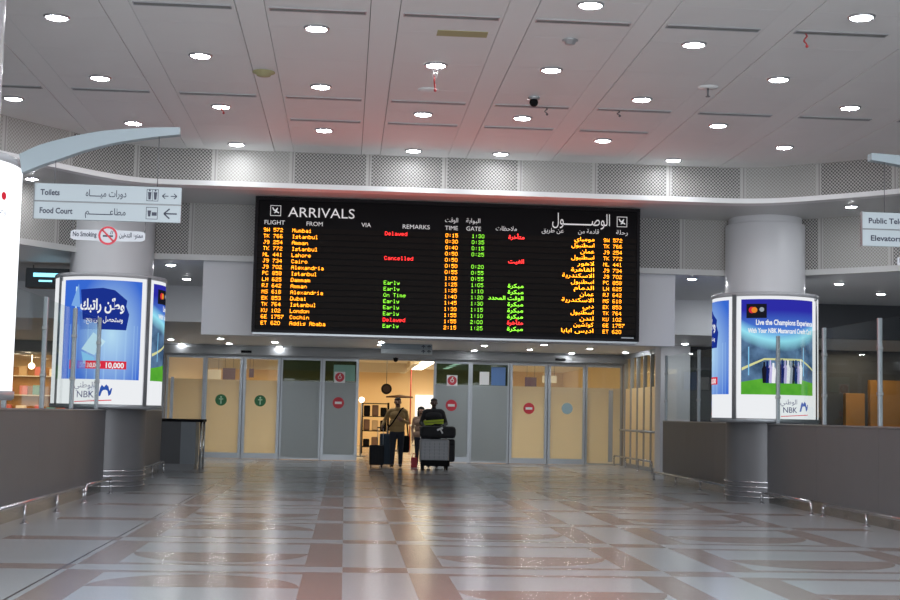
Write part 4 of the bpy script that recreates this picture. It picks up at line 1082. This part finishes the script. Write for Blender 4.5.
for k in range(9):
    h = 0.25 + 0.15 * rnd.random(); mb = MB(); mb.box(-0.11, 0.11, -0.1, 0.1, 0, h, bevel=0.03)
    o = mb.build('handbag', (M['black'], cols[4], M['black'], cols[4], cols[0], M['black'], M['black'], cols[4], M['black'])[k], loc=(0.76 + 0.29 * (k % 3), 46.95, (0.23, 0.78, 1.28)[k // 3])); tag(o, 'small bag on the dark rack beyond the doorway', 'bag', 'bags on the rack')
t = thing('sales_counter', 'pale sales counter with open front beyond the doorway', 'counter', (2.9, 46.5, 0))
mb = MB(); mb.box(-0.6, 1.2, -0.3, 0.3, 0.0, 0.95); mb.build('body', M['counter'], t)
mb = MB(); mb.box(-0.65, 1.25, -0.35, 0.35, 0.95, 1.02, bevel=0.01); mb.build('worktop', M['paper'], t)
for z in (0.3, 0.6):
    mb = MB(); mb.box(-0.58, 1.18, -0.315, -0.30, z, z + 0.03); mb.build('groove', M['alu'], t)
t = thing('white_display_panel', 'bright white display panel on the inner hall wall right of the doorway view', 'display panel', (4.0, 57.8, 0))
mb = MB(); mb.box(-1.0, 1.5, 0, 0.15, 0.9, 2.2); mb.build('board', emis('panel_glow', (1.0, 0.93, 0.82), 1.4), t)
mb = MB(); mb.box(-1.0, 1.5, 0, 0.15, 0.0, 0.9); mb.build('base', M['counter'], t)
mb = MB(); mb.box(-0.15, 0.25, -0.02, 0.0, 1.2, 1.75); mb.build('picture', cols[0], t)
t = thing('canopy_stand', 'dark round canopy on a thin post behind the tan-shirted man', 'canopy', (2.0, 50.0, 0))
mb = MB(); mb.lathe([(0.0005, 2.08), (0.50, 2.02), (0.50, 1.97), (0.0005, 1.99)], seg=24); mb.build('canopy', pbr('canopy_brown', (0.10, 0.05, 0.025), 0.6), t)
mb = MB(); mb.cyl((0, 0, 0), (0, 0, 2.0), 0.04); mb.cyl((0, 0, 0), (0, 0, 0.05), 0.3); mb.build('post', M['rope'], t)
mb = MB(); mb.cyl((0, 0, 0), (0, 0, 3.3), 0.025); tag(mb.build('post', M['wire'], loc=(2.55, 52.8, 0)), 'thin red post rising beyond the doorway', 'post')

for x, z, w, h, mt, lab in ((-4.48, 2.32, 0.52, 0.42, 'paper', 'white hanging banner seen through the left green-sticker leaf'), (-3.95, 2.28, 0.42, 0.52, 'bannerdark', 'dark violet hanging banner beside a white one through the left glass'),
                            (6.35, 2.28, 0.40, 0.45, 'bannerdark', 'dark violet hanging banner seen through the leaf with the dark red sticker'), (7.0, 2.55, 0.5, 0.25, 'paper', 'pale hanging banner seen above the pale blue sticker'),
                            (-3.2, 2.5, 0.16, 0.30, 'bannerdark', 'narrow dark hanging banner seen through the right green-sticker leaf')):
    M.setdefault('bannerdark', pbr('banner_violet', (0.12, 0.08, 0.14), 0.6))
    t = thing('hanging_banner', lab, 'banner', (x, 46.0, z))
    mb = MB(); mb.box(-w / 2, w / 2, -0.01, 0.01, 0, h); mb.build('cloth', M[mt], t)
    mb = MB(); mb.cyl((-w / 3, 0, h), (-w / 3, 0, 3.3 - z), 0.006, seg=6); mb.cyl((w / 3, 0, h), (w / 3, 0, 3.3 - z), 0.006, seg=6); mb.build('cable', M['rope'], t)

# ------------------------------------------------------------------ people
SK1 = pbr('skin_tan', (0.30, 0.16, 0.10), 0.5); SK2 = pbr('skin_dark', (0.10, 0.05, 0.035), 0.5)
def cap_dist(P, c):
    a, ra, b, rb = np.array(c[0]), c[1], np.array(c[2]), c[3]
    ab = b - a; L = max(1e-9, ab @ ab)
    t = np.clip((P - a) @ ab / L, 0, 1)
    return np.linalg.norm(P - a - t[:, None] * ab, axis=1) - (ra + (rb - ra) * t)
def person(loc, label, caps, mats, hair, rz=0.0, voxel=0.0095):
    """one continuous body grown round tapering limbs; caps: (p0, r0, p1, r1, material index)"""
    t = thing('person', label, 'person', loc, rz=rz)
    mb = MB()
    for p0, r0, p1, r1, mi in caps:
        mb.ball(p0, r0, sub=2); mb.ball(p1, r1, sub=2)
        if (Vector(p1) - Vector(p0)).length > 1e-4: mb.cyl(p0, p1, r0, r1, seg=14)
    tmp = mb.build('body_source', mats, t)
    rm = tmp.modifiers.new('r', 'REMESH'); rm.mode = 'VOXEL'; rm.voxel_size = voxel
    sm = tmp.modifiers.new('s', 'SMOOTH'); sm.factor = 0.5; sm.iterations = 3
    dg = bpy.context.evaluated_depsgraph_get(); dg.update()
    me = bpy.data.meshes.new_from_object(tmp.evaluated_get(dg)); bpy.data.objects.remove(tmp)
    n = len(me.polygons); C = np.empty(n * 3); me.polygons.foreach_get('center', C); C = C.reshape(-1, 3)
    D = np.stack([cap_dist(C, c) for c in caps]); idx = np.array([c[4] for c in caps])[D.argmin(0)]
    me.materials.clear()
    for m in mats: me.materials.append(m)
    me.polygons.foreach_set('material_index', idx.astype(np.int32)); me.polygons.foreach_set('use_smooth', np.ones(n, bool))
    o = bpy.data.objects.new('body', me); COL.objects.link(o); o.parent = t
    hb = MB()
    for c, r, sc in hair: hb.ball(c, r, sc=sc, sub=3)
    hb.build('hair', M['hair'], t)
    return t
M['hair'] = pbr('hair_black', (0.012, 0.010, 0.010), 0.45)
def hand(w, d, s, mi, side):
    """palm, four bent fingers of different lengths and a thumb; w wrist, d direction, s sideways axis"""
    w, d, s = Vector(w), Vector(d).normalized(), Vector(s).normalized(); n = d.cross(s)
    c = [(tuple(w), 0.030, tuple(w + d * 0.085), 0.030, mi), (tuple(w + d * 0.05 - s * 0.025), 0.020, tuple(w + d * 0.085 - s * 0.03), 0.019, mi), (tuple(w + d * 0.05 + s * 0.025), 0.020, tuple(w + d * 0.085 + s * 0.03), 0.018, mi)]
    for k, (off, ln) in enumerate(((-0.036, 0.072), (-0.012, 0.082), (0.012, 0.076), (0.036, 0.058))):
        a = w + d * 0.095 + s * off; b = a + d * ln * 0.5 + s * off * 0.1; e = b + d * ln * 0.38 + n * ln * 0.35 * side
        c += [(tuple(a), 0.0100, tuple(b), 0.0095, mi), (tuple(b), 0.0095, tuple(e), 0.008, mi)]
    a = w + d * 0.03 - s * 0.03; b = a - s * 0.03 + d * 0.035; e = b + d * 0.035 - s * 0.006
    c += [(tuple(a), 0.014, tuple(b), 0.012, mi), (tuple(b), 0.012, tuple(e), 0.010, mi)]
    return c
def head(z, mi, dark, y=0.0, x=0.0, tilt=0.0):
    """skull, jaw, nose, ears, eyes and mouth for a face looking towards -Y; z = top of the head"""
    c = [((x, y + 0.015, z - 0.095), 0.088, (x, y - 0.005, z - 0.115), 0.082, mi), ((x, y - 0.02, z - 0.15), 0.066, (x, y - 0.035, z - 0.195), 0.042, mi),
         ((x - 0.03, y - 0.03, z - 0.18), 0.035, (x + 0.03, y - 0.03, z - 0.18), 0.035, mi),
         ((x, y - 0.088, z - 0.115), 0.011, (x, y - 0.108, z - 0.148), 0.016, mi),
         ((x - 0.086, y + 0.01, z - 0.115), 0.015, (x - 0.084, y + 0.01, z - 0.145), 0.012, mi), ((x + 0.086, y + 0.01, z - 0.115), 0.015, (x + 0.084, y + 0.01, z - 0.145), 0.012, mi),
         ((x - 0.034, y - 0.079, z - 0.116), 0.011, (x - 0.030, y - 0.080, z - 0.116), 0.011, dark), ((x + 0.030, y - 0.080, z - 0.116), 0.011, (x + 0.034, y - 0.079, z - 0.116), 0.011, dark),
         ((x - 0.022, y - 0.073, z - 0.182), 0.009, (x + 0.022, y - 0.073, z - 0.182), 0.009, dark),
         ((x, y + 0.02, z - 0.20), 0.055, (x, y + 0.02, z - 0.30), 0.062, mi)]
    return c
def arm_caps(sh, el, wr, mi, skin, hd, hs, side, r=0.056):
    c = [(sh, r + 0.008, el, r - 0.010, mi), (el, r - 0.010, wr, r - 0.022, mi)]
    return c + hand(wr, hd, hs, skin, side)
def leg_caps(hx, y0, kn, an, mi, shoe, r=0.108):
    a = Vector(an)
    return [((hx, y0, 0.90), r, kn, r * 0.68, mi), (kn, r * 0.66, an, r * 0.50, mi),
            (tuple(a + Vector((0, 0.03, -0.045))), 0.045, tuple(a + Vector((0.0, -0.13, -0.052))), 0.038, shoe)]
# the man in the tan pullover: skin, tan, trousers, shoes, dark detail
TAN = pbr('tan_pullover', (0.36, 0.23, 0.09), 0.8, noise=0.1, nscale=20); NAVY = pbr('navy_trousers', (0.014, 0.018, 0.030), 0.8); SHOE = pbr('black_shoes', (0.010, 0.010, 0.010), 0.4); DRK = pbr('dark_detail', (0.02, 0.01, 0.01), 0.5)
PX1, PY1 = 1.36, 35.0
c = head(1.80, 0, 4)
c += [((-0.165, 0, 1.455), 0.070, (0.165, 0, 1.455), 0.070, 1), ((0, 0.02, 1.52), 0.068, (0, 0.02, 1.47), 0.10, 1), ((-0.095, 0.0, 1.34), 0.130, (0.095, 0.0, 1.34), 0.130, 1),
      ((-0.075, -0.02, 1.14), 0.138, (0.075, -0.02, 1.14), 0.138, 1), ((-0.08, -0.01, 1.00), 0.128, (0.08, -0.01, 1.00), 0.128, 1), ((-0.085, 0.0, 0.90), 0.112, (0.085, 0.0, 0.90), 0.112, 2)]
c += leg_caps(-0.095, 0, (-0.105, -0.09, 0.50), (-0.11, -0.02, 0.10), 2, 3) + leg_caps(0.095, 0, (0.105, 0.01, 0.50), (0.11, 0.12, 0.10), 2, 3)
c += arm_caps((-0.205, 0, 1.44), (-0.335, 0.09, 1.19), (-0.39, -0.075, 1.075), 1, 0, (-0.08, -0.5, -0.35), (0, 0.5, -0.6), 1)
c += arm_caps((0.205, 0, 1.44), (0.285, 0.02, 1.15), (0.135, -0.19, 1.22), 1, 0, (-0.7, -0.3, 0.35), (0.3, 0, 0.9), 1)
man = person((PX1, PY1, 0), 'person in a tan pullover pulling a black suitcase, bag strap across the chest', c, [SK1, TAN, NAVY, SHOE, DRK],
             [((0, 0.03, 1.745), 0.088, (1.0, 1.0, 0.70)), ((0, 0.065, 1.69), 0.080, (1.0, 0.75, 1.1)), ((0, -0.045, 1.765), 0.06, (1.15, 0.7, 0.5))])
t = thing('shoulder_bag', 'black shoulder bag worn across the body of the tan-shirted person', 'bag', (PX1, PY1, 0))
mb = MB(); mb.box(0.10, 0.34, 0.13, 0.29, 0.38, 0.82, bevel=0.05); mb.build('body', M['black'], t)
mb = MB(); pts = [(0.30, 0.15, 0.80), (0.24, 0.13, 1.30), (0.15, 0.06, 1.535), (0.10, -0.075, 1.515), (0.03, -0.150, 1.40), (-0.06, -0.160, 1.25), (-0.15, -0.155, 1.12), (-0.222, -0.06, 1.03), (-0.225, 0.06, 0.98), (-0.1, 0.155, 0.90), (0.12, 0.2, 0.80)]
mb.tube([Vector(p) for p in pts], 0.020, seg=8); mb.build('strap', M['black'], t)
def suitcase(label, x, y, w, d, h, mat, grip, ribs=True):
    t = thing('suitcase', label, 'suitcase', (x, y, 0))
    mb = MB(); mb.box(-w / 2, w / 2, -d / 2, d / 2, 0.06, h, bevel=0.03); mb.build('shell', mat, t)
    if ribs:
        for k in range(4):
            xx = -w / 2 + w * (k + 1) / 5; mb = MB(); mb.box(xx - 0.012, xx + 0.012, -d / 2 - 0.008, -d / 2 + 0.01, 0.12, h - 0.06, bevel=0.004); mb.build('rib', mat, t)
    for sx in (-1, 1):
        for sy in (-1, 1):
            mb = MB(); cx, cy = sx * (w / 2 - 0.05), sy * (d / 2 - 0.05); mb.cyl((cx - 0.012, cy, 0.028), (cx + 0.012, cy, 0.028), 0.028, seg=14); mb.cyl((cx, cy, 0.03), (cx, cy, 0.065), 0.012, seg=8); mb.build('wheel', M['black'], t)
    gx = 0.09
    mb = MB()
    for sx in (-0.07, 0.07): mb.cyl((gx + sx, d / 2 - 0.06, h - 0.02), (gx + sx, d / 2 - 0.06, grip), 0.009, seg=8)
    mb.build('handle_pole', M['alu'], t)
    mb = MB(); mb.box(gx - 0.085, gx + 0.085, d / 2 - 0.075, d / 2 - 0.045, grip - 0.015, grip + 0.015, bevel=0.008); mb.build('handle_grip', M['black'], t)
suitcase('black upright suitcase with raised handle at the left of the tan-shirted person', 0.84, 34.80, 0.38, 0.24, 0.57, pbr('black_shell', (0.008, 0.009, 0.012), 0.6, spec=0.2), 1.02)
suitcase('blue-grey suitcase half hidden behind the tan-shirted person', 1.10, 35.38, 0.34, 0.24, 0.86, pbr('blue_shell', (0.035, 0.055, 0.08), 0.6, spec=0.2), 1.08)
# the person pushing the cart, in black with a lime stripe
BLK = pbr('black_jacket', (0.013, 0.013, 0.016), 0.75)
PX2, PY2 = 2.30, 34.95
c = head(1.80, 0, 4)
c += [((-0.18, 0, 1.455), 0.078, (0.18, 0, 1.455), 0.078, 1), ((0, 0.02, 1.52), 0.072, (0, 0.02, 1.47), 0.10, 1), ((-0.10, 0, 1.33), 0.140, (0.10, 0, 1.33), 0.140, 1), ((-0.085, -0.01, 1.14), 0.142, (0.085, -0.01, 1.14), 0.142, 1),
      ((-0.085, 0, 1.00), 0.130, (0.085, 0, 1.00), 0.130, 1), ((-0.085, 0.0, 0.90), 0.115, (0.085, 0.0, 0.90), 0.115, 2)]
c += leg_caps(-0.095, 0, (-0.105, -0.07, 0.50), (-0.11, 0.03, 0.10), 2, 3) + leg_caps(0.095, 0, (0.105, 0.0, 0.50), (0.11, 0.16, 0.10), 2, 3)
for s in (-1, 1):
    c += arm_caps((s * 0.22, 0, 1.44), (s * 0.325, 0.03, 1.16), (s * 0.25, -0.20, 1.075), 1, 0, (-s * 0.1, -0.9, -0.25), (s * 1.0, 0, 0), s, 0.062)
man2 = person((PX2, PY2, 0), 'person in a black jacket with a lime stripe pushing a loaded luggage cart', c, [SK2, BLK, NAVY, SHOE, DRK], [((0, 0.03, 1.745), 0.090, (1.0, 1.0, 0.72)), ((0, 0.06, 1.69), 0.083, (1.0, 0.8, 1.1))])
LIME = pbr('lime_stripe', (0.42, 0.55, 0.03), 0.6)
mb = MB(); N = 40; ringv = []
for k in range(N):
    a = 2 * PI * k / N; cx, sy = math.cos(a), math.sin(a)
    x = 0.262 * abs(cx) ** 0.7 * (1 if cx > 0 else -1); y = 0.166 * abs(sy) ** 0.9 * (1 if sy > 0 else -1)
    z = 1.185 + 0.09 * x
    ringv.append([mb.bm.verts.new((x, y - 0.005, z - 0.062)), mb.bm.verts.new((x, y - 0.005, z - 0.008)), mb.bm.verts.new((x, y - 0.005, z + 0.008)), mb.bm.verts.new((x, y - 0.005, z + 0.062))])
for k in range(N):
    A, B = ringv[k], ringv[(k + 1) % N]
    for i in range(3):
        f = mb.bm.faces.new([A[i], B[i], B[i + 1], A[i + 1]]); f.material_index = 1 if i == 1 else 0; f.smooth = True
mb.build('reflective_stripe', [LIME, pbr('olive_seam', (0.16, 0.20, 0.03), 0.6)], man2)
# the person half hidden between them
BEI = pbr('beige_jacket', (0.36, 0.24, 0.17), 0.8)
c = head(1.58, 0, 4)
c += [((-0.14, 0, 1.265), 0.060, (0.14, 0, 1.265), 0.060, 1), ((0, 0.02, 1.32), 0.06, (0, 0.02, 1.28), 0.085, 1), ((-0.075, -0.01, 1.16), 0.110, (0.075, -0.01, 1.16), 0.110, 1), ((-0.065, 0, 1.0), 0.105, (0.065, 0, 1.0), 0.105, 1),
      ((-0.085, 0, 0.84), 0.115, (0.085, 0, 0.84), 0.115, 1), ((-0.085, 0, 0.74), 0.10, (0.085, 0, 0.74), 0.10, 2)]
c += [((-0.085, 0, 0.76), 0.09, (-0.09, -0.04, 0.43), 0.060, 2), ((-0.09, -0.04, 0.43), 0.058, (-0.09, 0.03, 0.09), 0.042, 2), ((-0.09, 0.05, 0.045), 0.038, (-0.10, -0.10, 0.038), 0.034, 3),
      ((0.085, 0, 0.76), 0.09, (0.09, 0.0, 0.43), 0.060, 2), ((0.09, 0.0, 0.43), 0.058, (0.09, 0.10, 0.09), 0.042, 2), ((0.09, 0.12, 0.045), 0.038, (0.10, -0.03, 0.038), 0.034, 3)]
for s in (-1, 1): c += arm_caps((s * 0.17, 0, 1.25), (s * 0.225, 0.03, 0.99), (s * 0.215, -0.06, 0.77), 1, 0, (0, -0.2, -1), (0, 1, 0), s, 0.047)
person((2.03, 36.0, 0), 'person with long dark hair in a beige jacket half hidden behind the luggage cart', c, [SK1, BEI, NAVY, SHOE, DRK], [((0, 0.035, 1.515), 0.098, (1.0, 1.0, 0.8)), ((0, 0.065, 1.40), 0.10, (1.0, 0.62, 1.6)), ((-0.075, 0.0, 1.40), 0.04, (0.7, 0.9, 3.0)), ((0.075, 0.0, 1.40), 0.04, (0.7, 0.9, 3.0))])
# luggage cart and its load
t = thing('luggage_cart', 'luggage cart carrying a grey ribbed case and black bags', 'luggage cart', (2.28, 34.0, 0))
mb = MB(); mb.box(-0.36, 0.36, -0.30, 0.50, 0.17, 0.20, bevel=0.008); mb.build('platform', M['steel'], t)
for sx in (-0.33, 0.33):
    mb = MB(); mb.tube([Vector((sx, 0.52, 0.19)), Vector((sx, 0.55, 0.6)), Vector((sx, 0.62, 1.04))], 0.018, seg=10); mb.build('upright', M['chrome'], t)
mb = MB(); mb.cyl((-0.36, 0.62, 1.04), (0.36, 0.62, 1.04), 0.02, seg=12); mb.build('push_handle', M['black'], t)
mb = MB(); mb.box(-0.36, 0.36, -0.345, -0.31, 0.10, 0.25, bevel=0.01); mb.build('front_bumper', M['black'], t)
for x, y in ((-0.30, -0.22), (0.30, -0.22), (-0.30, 0.42), (0.30, 0.42)):
    mb = MB(); mb.cyl((x - 0.02, y, 0.075), (x + 0.02, y, 0.075), 0.075, seg=20); mb.box(x - 0.03, x + 0.03, y - 0.012, y + 0.012, 0.075, 0.17); mb.build('wheel', M['black'], t)
t = thing('hard_case', 'grey ribbed hard case standing at the front of the luggage cart', 'suitcase', (2.26, 33.88, 0.20))
CASE = pbr('grey_shell', (0.30, 0.31, 0.33), 0.4)
mb = MB(); mb.box(-0.37, 0.37, -0.13, 0.13, 0.0, 0.57, bevel=0.05); mb.build('shell', CASE, t)
for k in range(6):
    z = 0.08 + 0.082 * k; mb = MB(); mb.box(-0.33, 0.33, -0.140, -0.12, z - 0.012, z + 0.012, bevel=0.006); mb.build('rib', CASE, t)
for k in range(5):
    x = -0.24 + 0.12 * k; mb = MB(); mb.box(x - 0.006, x + 0.006, -0.136, -0.12, 0.06, 0.51); mb.build('groove', pbr('case_groove', (0.16, 0.17, 0.18), 0.5), t)
mb = MB(); mb.box(-0.10, 0.10, -0.02, 0.02, 0.57, 0.59, bevel=0.006); mb.build('handle', M['black'], t)
t = thing('black_case', 'black case standing behind the grey case on the luggage cart', 'suitcase', (2.40, 34.17, 0.20))
mb = MB(); mb.box(-0.40, 0.40, -0.13, 0.13, 0.0, 0.57, bevel=0.05); mb.build('shell', BLK, t)
mb = MB(); mb.box(-0.38, 0.38, -0.137, -0.125, 0.44, 0.455); mb.build('zip', M['black'], t)
t = thing('duffel_bag', 'black duffel bag with a white tag lying on top of the cases', 'bag', (2.36, 34.02, 0.795))
mb = MB(); mb.box(-0.46, 0.44, -0.20, 0.20, 0.0, 0.30, bevel=0.08); mb.build('body', BLK, t)
mb = MB(); mb.flat(line2(-0.04, 0.20, 0.10, 0.26, 0.05), lambda a, b: (a, -0.207, b)); mb.flat(line2(0.04, 0.23, 0.10, 0.12, 0.035), lambda a, b: (a, -0.207, b)); mb.build('luggage_tag', M['paper'], t)
mb = MB(); mb.tube([Vector((-0.18, -0.05, 0.29)), Vector((-0.10, -0.05, 0.345)), Vector((0.08, -0.05, 0.345)), Vector((0.16, -0.05, 0.29))], 0.014, seg=8); mb.build('handle', M['black'], t)
t = thing('small_bag', 'small red bag on the floor at the left of the luggage cart', 'bag', (1.83, 35.2, 0))
mb = MB(); mb.box(-0.08, 0.08, -0.05, 0.05, 0.0, 0.26, bevel=0.02); mb.build('body', M['red'], t)
mb = MB(); mb.tube([Vector((-0.05, 0, 0.25)), Vector((-0.03, 0, 0.36)), Vector((0.03, 0, 0.36)), Vector((0.05, 0, 0.25))], 0.008, seg=8); mb.build('handle', M['red'], t)

bpy.data.objects.remove(_cuo)
